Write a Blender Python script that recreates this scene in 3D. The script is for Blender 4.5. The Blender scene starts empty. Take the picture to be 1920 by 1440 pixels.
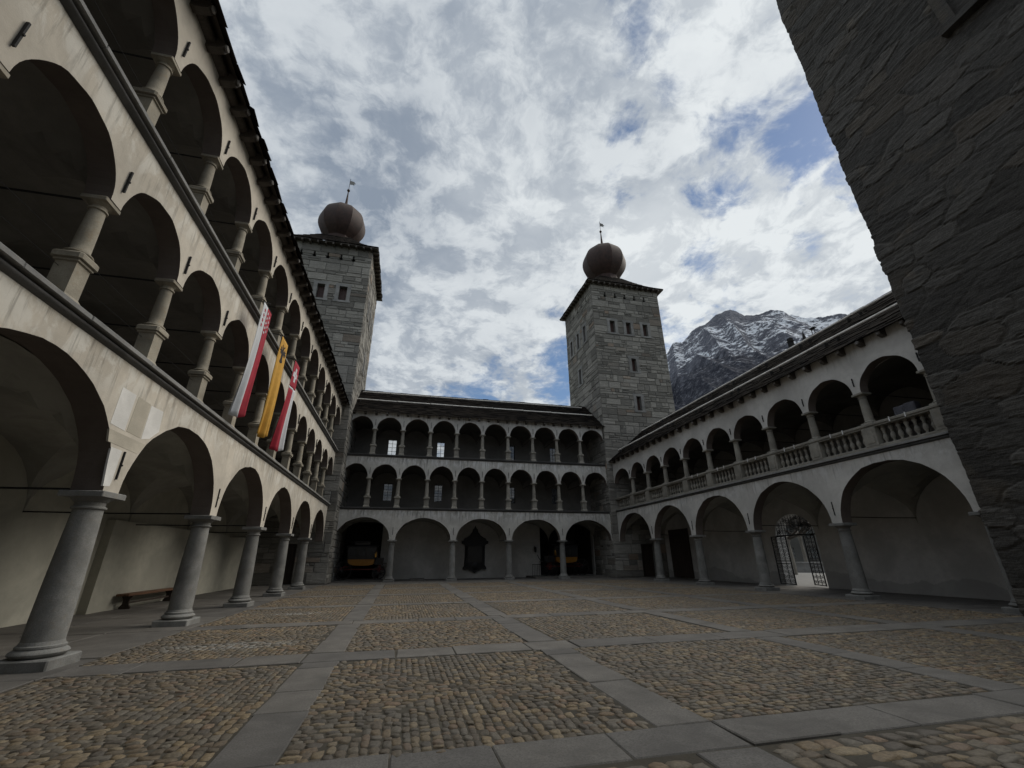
import bpy, math, random
import numpy as np
from mathutils import Matrix, Vector
R = math.radians
random.seed(7); np.random.seed(7)
scene = bpy.context.scene
col = scene.collection

# ---------------------------------------------------------------- camera
YAW, PITCH, ROLL, FPX = 0.240175855, 0.385498899, -0.0072682, 803.42
def cam_axes():
    cy, sy, cp, sp = math.cos(YAW), math.sin(YAW), math.cos(PITCH), math.sin(PITCH)
    f = Vector((sy*cp, cy*cp, sp)); r = Vector((cy, -sy, 0)); u = r.cross(f)
    cr, sr = math.cos(ROLL), math.sin(ROLL)
    return cr*r + sr*u, -sr*r + cr*u, f
cd = bpy.data.cameras.new('camera'); cam = bpy.data.objects.new('camera', cd); col.objects.link(cam)
r_, u_, f_ = cam_axes()
M = Matrix((r_, u_, -f_)).transposed().to_4x4(); M.translation = Vector((0, 0, 1.6))
cam.matrix_world = M
cd.sensor_width = 36; cd.lens = FPX/1920*36; cd.clip_end = 30000; cd.clip_start = 0.05
scene.camera = cam

# ---------------------------------------------------------------- light
SUN_AZ, SUN_EL = 76, 40          # azimuth from +y towards +x
w = bpy.data.worlds.new('World'); scene.world = w; w.use_nodes = True
def ndir(az, el):
    a, e = R(az), R(el); return (math.sin(a)*math.cos(e), math.cos(a)*math.cos(e), math.sin(e))
class NT:
    def __init__(s, nt): s.nt = nt; s.n = nt.nodes; s.l = nt.links
    def node(s, t, **k):
        nd = s.n.new(t)
        ins = k.pop('ins', {})
        for a, b in k.items(): setattr(nd, a, b)
        for a, b in ins.items(): s.put(nd.inputs[a], b)
        return nd
    def put(s, sock, v):
        if hasattr(v, 'links') or isinstance(v, bpy.types.NodeSocket): s.l.new(v, sock)
        else: sock.default_value = v
    def math(s, op, a, b=0.0, c=None, clamp=False):
        nd = s.n.new('ShaderNodeMath'); nd.operation = op; nd.use_clamp = clamp
        s.put(nd.inputs[0], a); s.put(nd.inputs[1], b)
        if c is not None: s.put(nd.inputs[2], c)
        return nd.outputs[0]
    def vmath(s, op, a, b=None):
        nd = s.n.new('ShaderNodeVectorMath'); nd.operation = op
        s.put(nd.inputs[0], a)
        if b is not None: s.put(nd.inputs[1], b)
        return nd
    def mix(s, fac, a, b, blend='MIX'):
        nd = s.n.new('ShaderNodeMix'); nd.data_type = 'RGBA'; nd.blend_type = blend; nd.clamp_factor = True
        s.put(nd.inputs[0], fac)
        s.put(nd.inputs[6], a if not isinstance(a, tuple) else (*a, 1)[:4]); s.put(nd.inputs[7], b if not isinstance(b, tuple) else (*b, 1)[:4])
        return nd.outputs[2]
    def noise(s, vec, scale, detail=4, rough=.55, dist=0.0, out=0):
        nd = s.node('ShaderNodeTexNoise', ins={'Vector': vec, 'Scale': scale, 'Detail': detail, 'Roughness': rough, 'Distortion': dist})
        return nd.outputs[out]
    def ramp(s, v, lo, hi, a=0.0, b=1.0, smooth=True):
        nd = s.n.new('ShaderNodeMapRange'); nd.interpolation_type = 'SMOOTHSTEP' if smooth else 'LINEAR'
        s.put(nd.inputs[0], v)
        for i, x in enumerate((lo, hi, a, b)): s.put(nd.inputs[i+1], x)
        return nd.outputs[0]
    def scale(s, vec, xyz):
        nd = s.n.new('ShaderNodeMapping'); s.put(nd.inputs[0], vec); nd.inputs['Scale'].default_value = xyz
        return nd.outputs[0]
def build_sky():
    t = NT(w.node_tree); t.n.clear()
    out = t.node('ShaderNodeOutputWorld'); bg = t.node('ShaderNodeBackground')
    bg.inputs[1].default_value = 0.1; t.l.new(bg.outputs[0], out.inputs[0])
    sky = t.node('ShaderNodeTexSky'); sky.sky_type = 'NISHITA'; sky.sun_disc = False
    sky.sun_elevation = R(SUN_EL); sky.sun_rotation = R(SUN_AZ); sky.altitude = 700; sky.ozone_density = 2.5; sky.dust_density = 0.3
    g = t.node('ShaderNodeTexCoord').outputs['Generated']
    d = t.vmath('NORMALIZE', g).outputs[0]
    sp = t.node('ShaderNodeSeparateXYZ', ins={0: d})
    zz = t.math('ADD', t.math('MAXIMUM', sp.outputs[2], 0.02), 0.22)
    p = t.node('ShaderNodeCombineXYZ', ins={0: t.math('DIVIDE', sp.outputs[0], zz), 1: t.math('DIVIDE', sp.outputs[1], zz), 2: 0.0}).outputs[0]
    p = t.vmath('ADD', p, (3.1, 1.7, .4)).outputs[0]
    warp = t.vmath('SCALE', t.vmath('SUBTRACT', t.noise(p, 2.2, 5, .6, 0, 1), (.5, .5, .5)).outputs[0]); warp.inputs[3].default_value = .22
    pw = t.vmath('ADD', p, warp.outputs[0]).outputs[0]
    n1 = t.noise(pw, 3.0, 10, .60, .0)                 # broken cloud cover
    n2 = t.noise(pw, 9.0, 9, .62, .0)                  # wisps
    n3 = t.noise(p, 1.3, 4, .5, .4)                    # large light and dark masses
    den = t.math('ADD', t.math('MULTIPLY', n1, .60), t.math('MULTIPLY', n2, .40))
    # clearings in the cloud cover
    hole = None
    dn = t.vmath('ADD', d, t.vmath('MULTIPLY', t.vmath('SUBTRACT', t.noise(p, 5.0, 7, .65, .5, 1), (.5, .5, .5)).outputs[0], (.30, .30, .30)).outputs[0]).outputs[0]
    for az, el, rad, k in HOLES:
        dist = t.vmath('DISTANCE', dn, ndir(az, el)).outputs[1]
        hk = t.ramp(dist, rad, 0.0, 0.0, k)
        hole = hk if hole is None else t.math('MAXIMUM', hole, hk)
    den = t.math('SUBTRACT', t.math('ADD', den, .215), hole)
    fill = t.vmath('DISTANCE', d, ndir(-12, 52)).outputs[1]
    den = t.math('ADD', den, t.ramp(fill, .75, .2, 0.0, .20))
    cov = t.ramp(den, .47, .70)
    # cloud light: bright thin parts and towards the hidden sun, grey bellies
    sund = t.vmath('DISTANCE', d, ndir(70, 30)).outputs[1]
    lum = t.math('ADD', t.math('MULTIPLY', t.ramp(n3, .34, .66), .24), t.math('MULTIPLY', t.math('ADD', t.math('MULTIPLY', t.ramp(n2, .40, .61), .7), t.math('MULTIPLY', t.ramp(n1, .38, .62),   .3)), .66))
    lum = t.math('ADD', lum, t.ramp(sund, 1.15, .25, 0.0, .42))
    lum = t.math('ADD', lum, t.ramp(t.vmath('DISTANCE', d, ndir(14, 36)).outputs[1], .65, .1, 0.0, .14))
    lum = t.math('SUBTRACT', lum, t.ramp(fill, .9, .2, 0.0, .16))
    cc = t.mix(t.math('MINIMUM', t.math('MAXIMUM', lum, 0.0), 1.0), CLOUD_DARK, CLOUD_LIT)
    zen = t.ramp(sp.outputs[2], .885, .985, 1.0, 2.4)  # boost added to the unseen overhead sky to light the court, warmed below
    cc = t.vmath('SCALE', cc); t.l.new(zen, cc.inputs[3]); cc = cc.outputs[0]; cc = t.mix(t.ramp(sp.outputs[2], .885, .985), cc, t.mix(1.0, cc, (1.08, 1.0, .88), 'MULTIPLY'))
    blue = t.mix(1.0, sky.outputs[0], SKY_TINT, 'MULTIPLY')
    c = t.mix(cov, blue, cc)
    t.l.new(c, bg.inputs[0])
HOLES = [(a, b, c*1.05, k*.80) for a, b, c, k in [(38, 60, .15, .30), (33, 51, .08, .24), (31, 45, .07, .20), (59, 42, .11, .36), (61, 36, .07, .24), (50, 47, .10, .22), (43, 33, .09, .24),
         (36, 27, .10, .30), (22, 23, .16, .30), (8, 20, .18, .28), (12, 27, .12, .18), (-3, 24, .10, .2), (3, 56, .07, .22), (22, 57, .09, .24), (20, 32, .10, .2), (47, 39, .08, .22), (54, 33, .08, .2), (28, 38, .08, .18), (45, 55, .10, .2), (14, 44, .08, .14)]]
CLOUD_DARK = (2.5, 3.0, 3.75); CLOUD_LIT = (7.9, 8.3, 8.5); SKY_TINT = (1.0, 1.0, .98)
build_sky()
sl = bpy.data.lights.new('sun', 'SUN'); sl.energy = 2.2; sl.angle = R(45); sl.color = (1.0, .93, .82)
so = bpy.data.objects.new('sun', sl); col.objects.link(so)
so.rotation_euler = (R(90-SUN_EL), 0, R(180-SUN_AZ)); so.location = (60, 20, 60)
vs = scene.view_settings; vs.view_transform = 'Standard'; vs.look = 'None'; vs.exposure = 0.0; vs.gamma = 1.0
scene.cycles.max_bounces = 6; scene.cycles.diffuse_bounces = 3

# ---------------------------------------------------------------- mesh helpers
class MB:
    def __init__(s): s.v = []; s.f = []; s.m = []; s.mi = 0
    def add(s, vs, fs):
        o = len(s.v); s.v += [tuple(x) for x in vs]
        for f in fs: s.f.append(tuple(o+i for i in f)); s.m.append(s.mi)
    def box(s, x0, x1, y0, y1, z0, z1):
        s.add([(x0,y0,z0),(x1,y0,z0),(x1,y1,z0),(x0,y1,z0),(x0,y0,z1),(x1,y0,z1),(x1,y1,z1),(x0,y1,z1)],
              [(3,2,1,0),(4,5,6,7),(0,1,5,4),(1,2,6,5),(2,3,7,6),(3,0,4,7)])
    def bbox(s, x0, x1, y0, y1, z0, z1, b=.02):
        """box with chamfered vertical and top edges"""
        def ring(i, z): return [(x0+i,y0+i+b,z),(x0+i+b,y0+i,z),(x1-i-b,y0+i,z),(x1-i,y0+i+b,z),(x1-i,y1-i-b,z),(x1-i-b,y1-i,z),(x0+i+b,y1-i,z),(x0+i,y1-i-b,z)]
        vs = ring(0, z0)+ring(0, z1-b)+ring(b*.8, z1)
        fs = []
        for k in range(2):
            for i in range(8):
                j = (i+1) % 8; fs.append((k*8+i, k*8+j, k*8+8+j, k*8+8+i))
        fs += [tuple(range(16, 24)), tuple(range(7, -1, -1))]
        s.add(vs, fs)
    def lathe(s, cx, cy, prof, n=20, cap=True, rot=0.0):
        vs = []; fs = []
        for r, z in prof:
            for i in range(n):
                a = rot+2*math.pi*i/n; vs.append((cx+r*math.cos(a), cy+r*math.sin(a), z))
        for k in range(len(prof)-1):
            for i in range(n):
                j = (i+1) % n; fs.append((k*n+i, k*n+j, k*n+n+j, k*n+n+i))
        if cap: fs += [tuple(range(n-1, -1, -1)), tuple(range((len(prof)-1)*n, len(prof)*n))]
        s.add(vs, fs)
    def tube(s, pts, r, n=6, r1=None):
        pts = [Vector(p) for p in pts]; vs = []; fs = []; up = Vector((0.13, .21, 1)).normalized()
        for i, p in enumerate(pts):
            d = (pts[min(i+1, len(pts)-1)]-pts[max(i-1, 0)])
            d = d.normalized() if d.length > 1e-9 else Vector((0, 0, 1))
            a = d.cross(up); a = a.normalized() if a.length > 1e-3 else Vector((1, 0, 0)); b = a.cross(d)
            rr = r if r1 is None else r+(r1-r)*i/(len(pts)-1)
            for k in range(n):
                t = 2*math.pi*k/n; vs.append(p+a*(rr*math.cos(t))+b*(rr*math.sin(t)))
        for i in range(len(pts)-1):
            for k in range(n):
                j = (k+1) % n; fs.append((i*n+k, i*n+j, i*n+n+j, i*n+n+k))
        fs += [tuple(range(n-1, -1, -1)), tuple(range((len(pts)-1)*n, len(pts)*n))]
        s.add(vs, fs)
    def extrude_x(s, prof, x0, x1, closed=True):
        n = len(prof); vs = [(x0, y, z) for y, z in prof]+[(x1, y, z) for y, z in prof]
        fs = [(i, (i+1) % n, n+(i+1) % n, n+i) for i in range(n if closed else n-1)]
        if closed: fs += [tuple(range(n-1, -1, -1)), tuple(range(n, 2*n))]
        s.add(vs, fs)
    def prism(s, poly, fn, d0, d1):
        """poly of (a,b) extruded from depth d0 to d1 through fn(a,b,d)->xyz"""
        n = len(poly); vs = [fn(a, b, d0) for a, b in poly]+[fn(a, b, d1) for a, b in poly]
        fs = [(i, (i+1) % n, n+(i+1) % n, n+i) for i in range(n)]+[tuple(range(n-1, -1, -1)), tuple(range(n, 2*n))]
        s.add(vs, fs)
    def mesh(s, name, mats, smooth=None):
        me = bpy.data.meshes.new(name); me.from_pydata(s.v, [], s.f)
        for m in (mats if isinstance(mats, (list, tuple)) else [mats]): me.materials.append(m)
        me.polygons.foreach_set('material_index', s.m)
        if smooth is not None:
            me.polygons.foreach_set('use_smooth', [True]*len(s.f)); me.set_sharp_from_angle(angle=R(smooth))
        me.update(); return me
def np_mesh(name, V, F, mat, smooth=False):
    me = bpy.data.meshes.new(name); nf, k = F.shape
    me.vertices.add(len(V)); me.vertices.foreach_set('co', V.astype(np.float32).ravel())
    me.loops.add(nf*k); me.loops.foreach_set('vertex_index', F.astype(np.int32).ravel())
    me.polygons.add(nf); me.polygons.foreach_set('loop_start', np.arange(0, nf*k, k, dtype=np.int32))
    me.polygons.foreach_set('use_smooth', np.full(nf, smooth)); me.materials.append(mat); me.update(calc_edges=True); return me
def link(name, me, parent=None, loc=None, rot=None):
    o = bpy.data.objects.new(name, me); col.objects.link(o)
    if parent: o.parent = parent
    if loc: o.location = loc
    if rot: o.rotation_euler = rot
    return o
def thing(name, label, cat, loc=(0,0,0), rz=0, group=None):
    o = bpy.data.objects.new(name, None); col.objects.link(o); o.location = loc; o.rotation_euler = (0,0,rz)
    o.empty_display_size = .2; o['label'] = label; o['category'] = cat
    if group: o['group'] = group
    return o
def tag(o, label, cat, group=None):
    o['label'] = label; o['category'] = cat
    if group: o['group'] = group
    return o
def dup(o, parent, loc):
    c = o.copy(); col.objects.link(c); c.parent = parent; c.location = loc
    for ch in list(o.children):
        k = ch.copy(); col.objects.link(k); k.parent = c
    return c

# ---------------------------------------------------------------- materials
def mat(name): 
    m = bpy.data.materials.new(name); m.use_nodes = True
    t = NT(m.node_tree); t.n.clear()
    o = t.node('ShaderNodeOutputMaterial'); b = t.node('ShaderNodeBsdfPrincipled'); t.l.new(b.outputs[0], o.inputs[0])
    return m, t, b
def bump(t, b, h, strength=.4, dist=.02):
    n = t.node('ShaderNodeBump', ins={'Height': h, 'Strength': strength, 'Distance': dist}); t.l.new(n.outputs[0], b.inputs['Normal'])
def plaster(name, c, stain=True, wash=.5, low=None):
    m, t, b = mat(name); tc = t.node('ShaderNodeTexCoord').outputs['Object']
    n1 = t.noise(tc, .55, 6, .6, .4); n2 = t.noise(tc, 4.0, 5, .6); n3 = t.noise(tc, 45, 3, .6)
    cc = t.mix(t.ramp(n1, .35, .68), tuple(x*.80 for x in c), tuple(x*1.1 for x in c))
    cc = t.mix(t.math('MULTIPLY', t.ramp(n2, .42, .72), .35), cc, tuple(x*.72 for x in c))
    if stain:
        sp = t.node('ShaderNodeSeparateXYZ', ins={0: tc}); z = sp.outputs[2]
        st = t.noise(t.scale(tc, (3.4, 3.4, .32)), 1.6, 6, .65, .2); ln = t.noise(t.scale(tc, (1.1, 1.1, .2)), 1.0, 3)
        near = t.ramp(t.math('ADD', z, t.math('MULTIPLY', ln, .9)), -.55, .42)
        pale = t.math('MULTIPLY', t.ramp(t.noise(t.scale(tc, (1, 1, .6)), 2.6, 6, .7, .6), .46, .60), near)
        cc = t.mix(t.math('MULTIPLY', pale, .75*wash), cc, tuple(min(.8, x*1.55+.06) for x in c))
        drip = t.math('MULTIPLY', t.ramp(st, .52, .64), t.ramp(t.math('ADD', z, t.math('MULTIPLY', ln, 1.1)), -.55, .5))
        cc = t.mix(t.math('MULTIPLY', drip, .85*wash), cc, tuple(x*.28 for x in c))
    if low:
        sp = t.node('ShaderNodeSeparateXYZ', ins={0: tc})
        e = t.math('SUBTRACT', t.math('ADD', low, t.math('MULTIPLY', t.math('SUBTRACT', t.noise(t.scale(tc, (1, 1, .2)), .35, 5, .55), .5), 2.6)), sp.outputs[2])
        cc = t.mix(t.ramp(e, 0, .06, 0, .42), cc, tuple(x*.42 for x in c))
    t.l.new(cc, b.inputs['Base Color']); b.inputs['Roughness'].default_value = .93; b.inputs['Specular IOR Level'].default_value = .2
    bump(t, b, t.math('ADD', t.math('MULTIPLY', n2, .7), t.math('MULTIPLY', n3, .3)), .35, .03)
    return m
def stone(name, c, sp=.5, sc=1.0, isl=0.0, rough=.85, warm=(1.15, .95, .75), bs=.5):
    m, t, b = mat(name); tc = t.node('ShaderNodeTexCoord').outputs['Object']; orr = t.node('ShaderNodeObjectInfo').outputs['Random']
    ov = t.vmath('SCALE', (31., 47., 23.)); t.l.new(orr, ov.inputs[3]); tc = t.vmath('ADD', tc, ov.outputs[0]).outputs[0]
    n1 = t.noise(tc, 1.4*sc, 6, .6, .3); n2 = t.noise(tc, 38*sc, 3, .7); n3 = t.noise(tc, 7*sc, 6, .65)
    cc = t.mix(t.ramp(n1, .3, .7), tuple(x*.72 for x in c), tuple(x*1.18 for x in c))
    cc = t.mix(t.math('MULTIPLY', t.ramp(n3, .5, .75), .5), cc, tuple(x*y*.8 for x, y in zip(c, warm)))
    cc = t.mix(t.math('MULTIPLY', t.ramp(n2, .35, .7), sp), cc, tuple(x*.55 for x in c))
    ok = t.ramp(orr, 0, 1, .84, 1.14, False); cc = t.mix(1.0, cc, t.node('ShaderNodeCombineColor', ins={0: ok, 1: ok, 2: ok}).outputs[0], 'MULTIPLY')
    st = t.noise(tc, .6*sc, 5, .65, .8); cc = t.mix(t.ramp(st, .54, .68, 0, .38), cc, tuple(x*.5 for x in c))
    if isl:
        r = t.node('ShaderNodeNewGeometry').outputs['Random Per Island']
        cc = t.mix(1.0, cc, t.node('ShaderNodeCombineColor', ins={0: t.ramp(r, 0, 1, 1-isl, 1+isl, False), 1: t.ramp(r, 0, 1, 1-isl, 1+isl*.9, False), 2: t.ramp(r, 0, 1, 1-isl*.9, 1+isl*.75, False)}).outputs[0], 'MULTIPLY')
    t.l.new(cc, b.inputs['Base Color']); b.inputs['Roughness'].default_value = rough; b.inputs['Specular IOR Level'].default_value = .3
    bump(t, b, t.math('ADD', t.math('MULTIPLY', n3, .7), t.math('MULTIPLY', n2, .25)), bs, .02)
    return m
def plain(name, c, rough=.6, metal=0.0, var=.25, sc=9, bs=.2):
    m, t, b = mat(name); tc = t.node('ShaderNodeTexCoord').outputs['Object']
    n = t.noise(tc, sc, 5, .6)
    t.l.new(t.mix(t.ramp(n, .3, .7), tuple(x*(1-var) for x in c), tuple(x*(1+var) for x in c)), b.inputs['Base Color'])
    b.inputs['Roughness'].default_value = rough; b.inputs['Metallic'].default_value = metal; bump(t, b, n, bs, .01)
    return m
def wood(name, c, axis=0):
    m, t, b = mat(name); tc = t.node('ShaderNodeTexCoord').outputs['Object']
    s = [14, 14, 14]; s[axis] = .8
    n = t.noise(t.scale(tc, s), 1.5, 6, .65, .5)
    t.l.new(t.mix(t.ramp(n, .3, .72), tuple(x*.55 for x in c), tuple(x*1.25 for x in c)), b.inputs['Base Color'])
    b.inputs['Roughness'].default_value = .6; bump(t, b, n, .4, .01); return m
def ashlar(name, c):
    """tower blocks: tone per block, bedding lines, rust and lichen patches"""
    m, t, b = mat(name); tc = t.node('ShaderNodeTexCoord').outputs['Object']
    geo = t.node('ShaderNodeNewGeometry'); r = geo.outputs['Random Per Island']
    sc = t.vmath('SCALE', (91., 57., 33.)); t.l.new(r, sc.inputs[3])
    v = t.vmath('ADD', tc, sc.outputs[0]).outputs[0]
    bed = t.noise(t.scale(v, (.7, .7, 6.5)), 1.6, 6, .68, .5); n3 = t.noise(v, 5.5, 5, .65); big = t.noise(tc, .25, 4, .6)
    tone = t.math('MULTIPLY', t.ramp(r, 0, 1, .58, 1.4, False), t.ramp(bed, .3, .7, .82, 1.15))
    r2 = t.math('FRACT', t.math('MULTIPLY', r, 17.31))
    cc = t.mix(t.ramp(r2, .95, 1.02), c, (c[0]*1.05, c[1]*.78, c[2]*.62))
    cc = t.mix(t.ramp(n3, .52, .74, 0, .6), cc, tuple(x*1.55 for x in c))
    cc = t.mix(1.0, cc, t.node('ShaderNodeCombineColor', ins={0: tone, 1: tone, 2: tone}).outputs[0], 'MULTIPLY')
    cc = t.mix(t.ramp(big, .4, .7, 0, .35), cc, tuple(x*.6 for x in c))
    t.l.new(cc, b.inputs['Base Color']); b.inputs['Roughness'].default_value = .9; b.inputs['Specular IOR Level'].default_value = .25
    bump(t, b, t.math('ADD', bed, t.math('MULTIPLY', n3, .5)), .8, .06)
    return m
def cobble():
    m, t, b = mat('cobble'); tc = t.node('ShaderNodeTexCoord').outputs['Object']
    r = t.node('ShaderNodeNewGeometry').outputs['Random Per Island']
    cr = t.node('ShaderNodeValToRGB', ins={0: r}); e = cr.color_ramp; e.interpolation = 'CONSTANT'
    cols = [(.33,.24,.135),(.22,.17,.11),(.13,.115,.09),(.40,.30,.17),(.18,.165,.14),(.30,.205,.12),(.11,.10,.09),(.24,.20,.14),(.46,.36,.22),(.19,.145,.10),(.26,.235,.19),(.15,.125,.095),(.34,.225,.145),(.21,.195,.165)]
    cols = [tuple(.62*x+.38*y for x, y in zip(c, (.215, .165, .108))) for c in cols]
    while len(e.elements) < len(cols): e.elements.new(.5)
    for i, c in enumerate(cols): e.elements[i].position = i/len(cols); e.elements[i].color = (*c, 1)
    n = t.noise(tc, 30, 4, .65); patch = t.noise(tc, .33, 4, .6)
    c = t.mix(t.ramp(n, .35, .7), t.mix(1.0, cr.outputs[0], (.62,.62,.62), 'MULTIPLY'), cr.outputs[0])
    c = t.mix(t.ramp(patch, .42, .64, 0, .5), c, (.125,.115,.10))
    for (px_, py_, rx_, ry_) in ((-3.1, 10.9, 1.5, .5), (-3.0, 16.4, .9, .4)):
        dd = t.vmath('LENGTH', t.vmath('MULTIPLY', t.vmath('SUBTRACT', tc, (px_, py_, 0)).outputs[0], (1/rx_, 1/ry_, 0)).outputs[0]).outputs[1]
        k_ = t.math('MULTIPLY', t.ramp(t.math('ADD', dd, t.math('MULTIPLY', t.noise(tc, 2.5, 5, .6), .9)), 1.5, .9), t.ramp(r, .3, .7, .3, 1)); c = t.mix(t.math('MULTIPLY', k_, .75), c, (.33, .33, .31))
    hs = t.node('ShaderNodeHueSaturation', ins={'Saturation': .98, 'Value': COB_V, 'Color': c})
    t.l.new(hs.outputs[0], b.inputs['Base Color']); b.inputs['Roughness'].default_value = .62; b.inputs['Specular IOR Level'].default_value = .35
    bump(t, b, n, .5, .012); return m
COB_V = .80
m_plasterL = plaster('plaster_warm', (.57, .525, .45), wash=.62); m_plasterB = plaster('plaster_grey', (.56, .545, .51), wash=.9); m_plasterR = plaster('plaster_pale', (.58, .565, .535), wash=.55)
m_inL = plaster('plaster_inner_cream', (.47, .455, .385), False); m_inB = plaster('plaster_inner_grey', (.46, .45, .43), False); m_inR = plaster('plaster_inner_right', (.52, .51, .49), False, low=.55)
m_vault = plaster('plaster_vault', (.34, .33, .295), False); m_vaultu = plaster('plaster_vault_dark', (.22, .21, .19), False); m_inU = plaster('plaster_inner_dark', (.34, .33, .30), False); m_vaultd = plaster('plaster_vault_shaded', (.11, .105, .095), False); m_inD = plaster('plaster_inner_shaded', (.19, .185, .175), False); m_soffit = plaster('plaster_soffit', (.15, .125, .11), False); m_plasterLt = plaster('plaster_warm_plain', (.57, .525, .45), wash=.2)  # upper gallery vaults and rear walls: gallery shade put into darker plaster colours
m_gran = stone('granite', (.25, .25, .24), .6, 1.6); m_tuff = stone('tuff', (.34, .31, .25), .4, 1.2, warm=(1.1, .85, .6))
m_tuffg = stone('tuff_grey', (.29, .275, .24), .4, 1.2, warm=(1.1, .88, .65)); m_cornice = stone('cornice_stone', (.10, .10, .10), .4); m_ledge = stone('ledge_slab', (.26, .26, .255), .4)
m_slate = stone('slate', (.015, .013, .0115), .4, 1.0, isl=.6, rough=.75, warm=(1.3, 1, .8)); m_slate.node_tree.nodes['Principled BSDF'].inputs['Specular IOR Level'].default_value = .05; m_slate.node_tree.nodes['Principled BSDF'].inputs['Roughness'].default_value = 1.0; m_ash = ashlar('ashlar', (.235, .226, .205))
m_mortar = plain('mortar', (.17, .17, .16), .95); m_iron = plain('iron', (.012, .012, .013), .8, 0)
m_rafter = wood('rafter_wood', (.075, .062, .05), 1); m_raftend = stone('rafter_end', (.20, .19, .18), .4); m_copper = plain('copper_brown', (.034, .015, .011), .7, 0, .35, 2.5)
m_guard = plain('bare_pole', (.78, .75, .70), .7, 0, .2, 3); m_dark = plain('dark_opening', (.012, .011, .011), .9); m_shutter = wood('shutter_wood', (.07, .035, .028), 2)
m_slab = stone('paving_granite', (.150, .142, .131), .85, 1.5, isl=.16, rough=.7, warm=(1.02, .98, .92), bs=.35); m_dirt = plain('joint_soil', (.045, .042, .036), .95, 0, .3, 6)
m_cob = cobble(); m_door = wood('door_wood', (.05, .036, .028), 2); m_bench = wood('bench_wood', (.15, .075, .04), 0)
m_white = plain('white_paint', (.72, .72, .72), .7, 0, .05); m_patch = plaster('patch_white', (.80, .79, .76), False); m_patch2 = plaster('patch_beige', (.52, .48, .40), False)

# ---------------------------------------------------------------- wall with holes, arcade wall
def cuts(vals): return sorted(set(round(v, 4) for v in vals))
def wall_holes(b, fn, u0, u1, z0, z1, holes, depth):
    """flat wall in (u,z); fn(u,z,d)->xyz; holes (ua,ub,za,zb) with reveals to depth"""
    us = cuts([u0, u1]+[h[0] for h in holes]+[h[1] for h in holes]); zs = cuts([z0, z1]+[h[2] for h in holes]+[h[3] for h in holes])
    def inh(u, z): return any(h[0] < u < h[1] and h[2] < z < h[3] for h in holes)
    for i in range(len(us)-1):
        for j in range(len(zs)-1):
            ua, ub, za, zb = us[i], us[i+1], zs[j], zs[j+1]
            if inh((ua+ub)/2, (za+zb)/2): continue
            b.add([fn(ua,za,0),fn(ub,za,0),fn(ub,zb,0),fn(ua,zb,0)], [(0,1,2,3)])
            b.add([fn(ua,za,depth),fn(ub,za,depth),fn(ub,zb,depth),fn(ua,zb,depth)], [(3,2,1,0)])
    for ua, ub, za, zb in holes:
        for (a, c, d, e) in ((ua,za,ub,za),(ub,za,ub,zb),(ub,zb,ua,zb),(ua,zb,ua,za)):
            um, zm = (a+d)/2, (c+e)/2
            if any(h[0] < um < h[1] and h[2] < zm < h[3] for h in holes): continue
            b.add([fn(a,c,0),fn(d,e,0),fn(d,e,depth),fn(a,c,depth)], [(0,1,2,3)])
def arcade_profile(sup, spring, rise, n=26, p=2.0):
    """sup: list of (ua,ub) supports; returns polyline of the wall's lower edge"""
    pts = []
    for i, (a, b) in enumerate(sup):
        pts += [(a, spring), (b, spring)]
        if i < len(sup)-1:
            c = sup[i+1][0]; m, h = (b+c)/2, (c-b)/2
            for k in range(1, n):
                t = math.pi*(1-k/n); x = math.cos(t); z = math.sin(t)
                pts.append((m+h*x, spring+rise*(z**(2/p))))
    return pts
def arcade_wall(sup, spring, rise, ztop, t, v0=0.0):
    b = MB(); P = [(a, z+(.016*math.sin(a*3.1+z*5)+.01*math.sin(a*11.7) if z > spring+.15 else 0)) for a, z in arcade_profile(sup, spring, rise)]; zt = ztop
    for i in range(len(P)-1):
        (a, za), (c, zc) = P[i], P[i+1]
        if c-a < 1e-6: continue
        b.add([(a,v0,za-zt),(c,v0,zc-zt),(c,v0,0),(a,v0,0)], [(0,1,2,3)])
        b.add([(a,v0+t,za-zt),(c,v0+t,zc-zt),(c,v0+t,0),(a,v0+t,0)], [(3,2,1,0)])
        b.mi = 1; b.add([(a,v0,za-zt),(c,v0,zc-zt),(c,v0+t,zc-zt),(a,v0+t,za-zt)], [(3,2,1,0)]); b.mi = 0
    for x in (P[0][0], P[-1][0]):
        b.add([(x,v0,spring-zt),(x,v0+t,spring-zt),(x,v0+t,0),(x,v0,0)], [(0,1,2,3)])
    return b
def vault(sup, spring, rise, v0, v1):
    b = MB(); cs = [(s[0]+s[1])/2 for s in sup]; cs[0] = sup[0][0]; cs[-1] = sup[-1][1]; rr = rise*1.0; nu, nv = 16, 12
    for k in range(len(cs)-1):
        a, c = cs[k], cs[k+1]; vs = []; fs = []
        for i in range(nu+1):
            x = math.cos(math.pi*(1-i/nu))
            for j in range(nv+1):
                y = math.cos(math.pi*(1-j/nv))
                z = spring+rr*max(math.sqrt(max(0, 1-x*x)), math.sqrt(max(0, 1-y*y)))
                vs.append(((a+c)/2+(c-a)/2*x, (v0+v1)/2+(v1-v0)/2*y, z))
        for i in range(nu):
            for j in range(nv):
                o = i*(nv+1)+j; fs.append((o, o+1, o+nv+2, o+nv+1))
        b.add(vs, fs)
    return b
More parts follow.
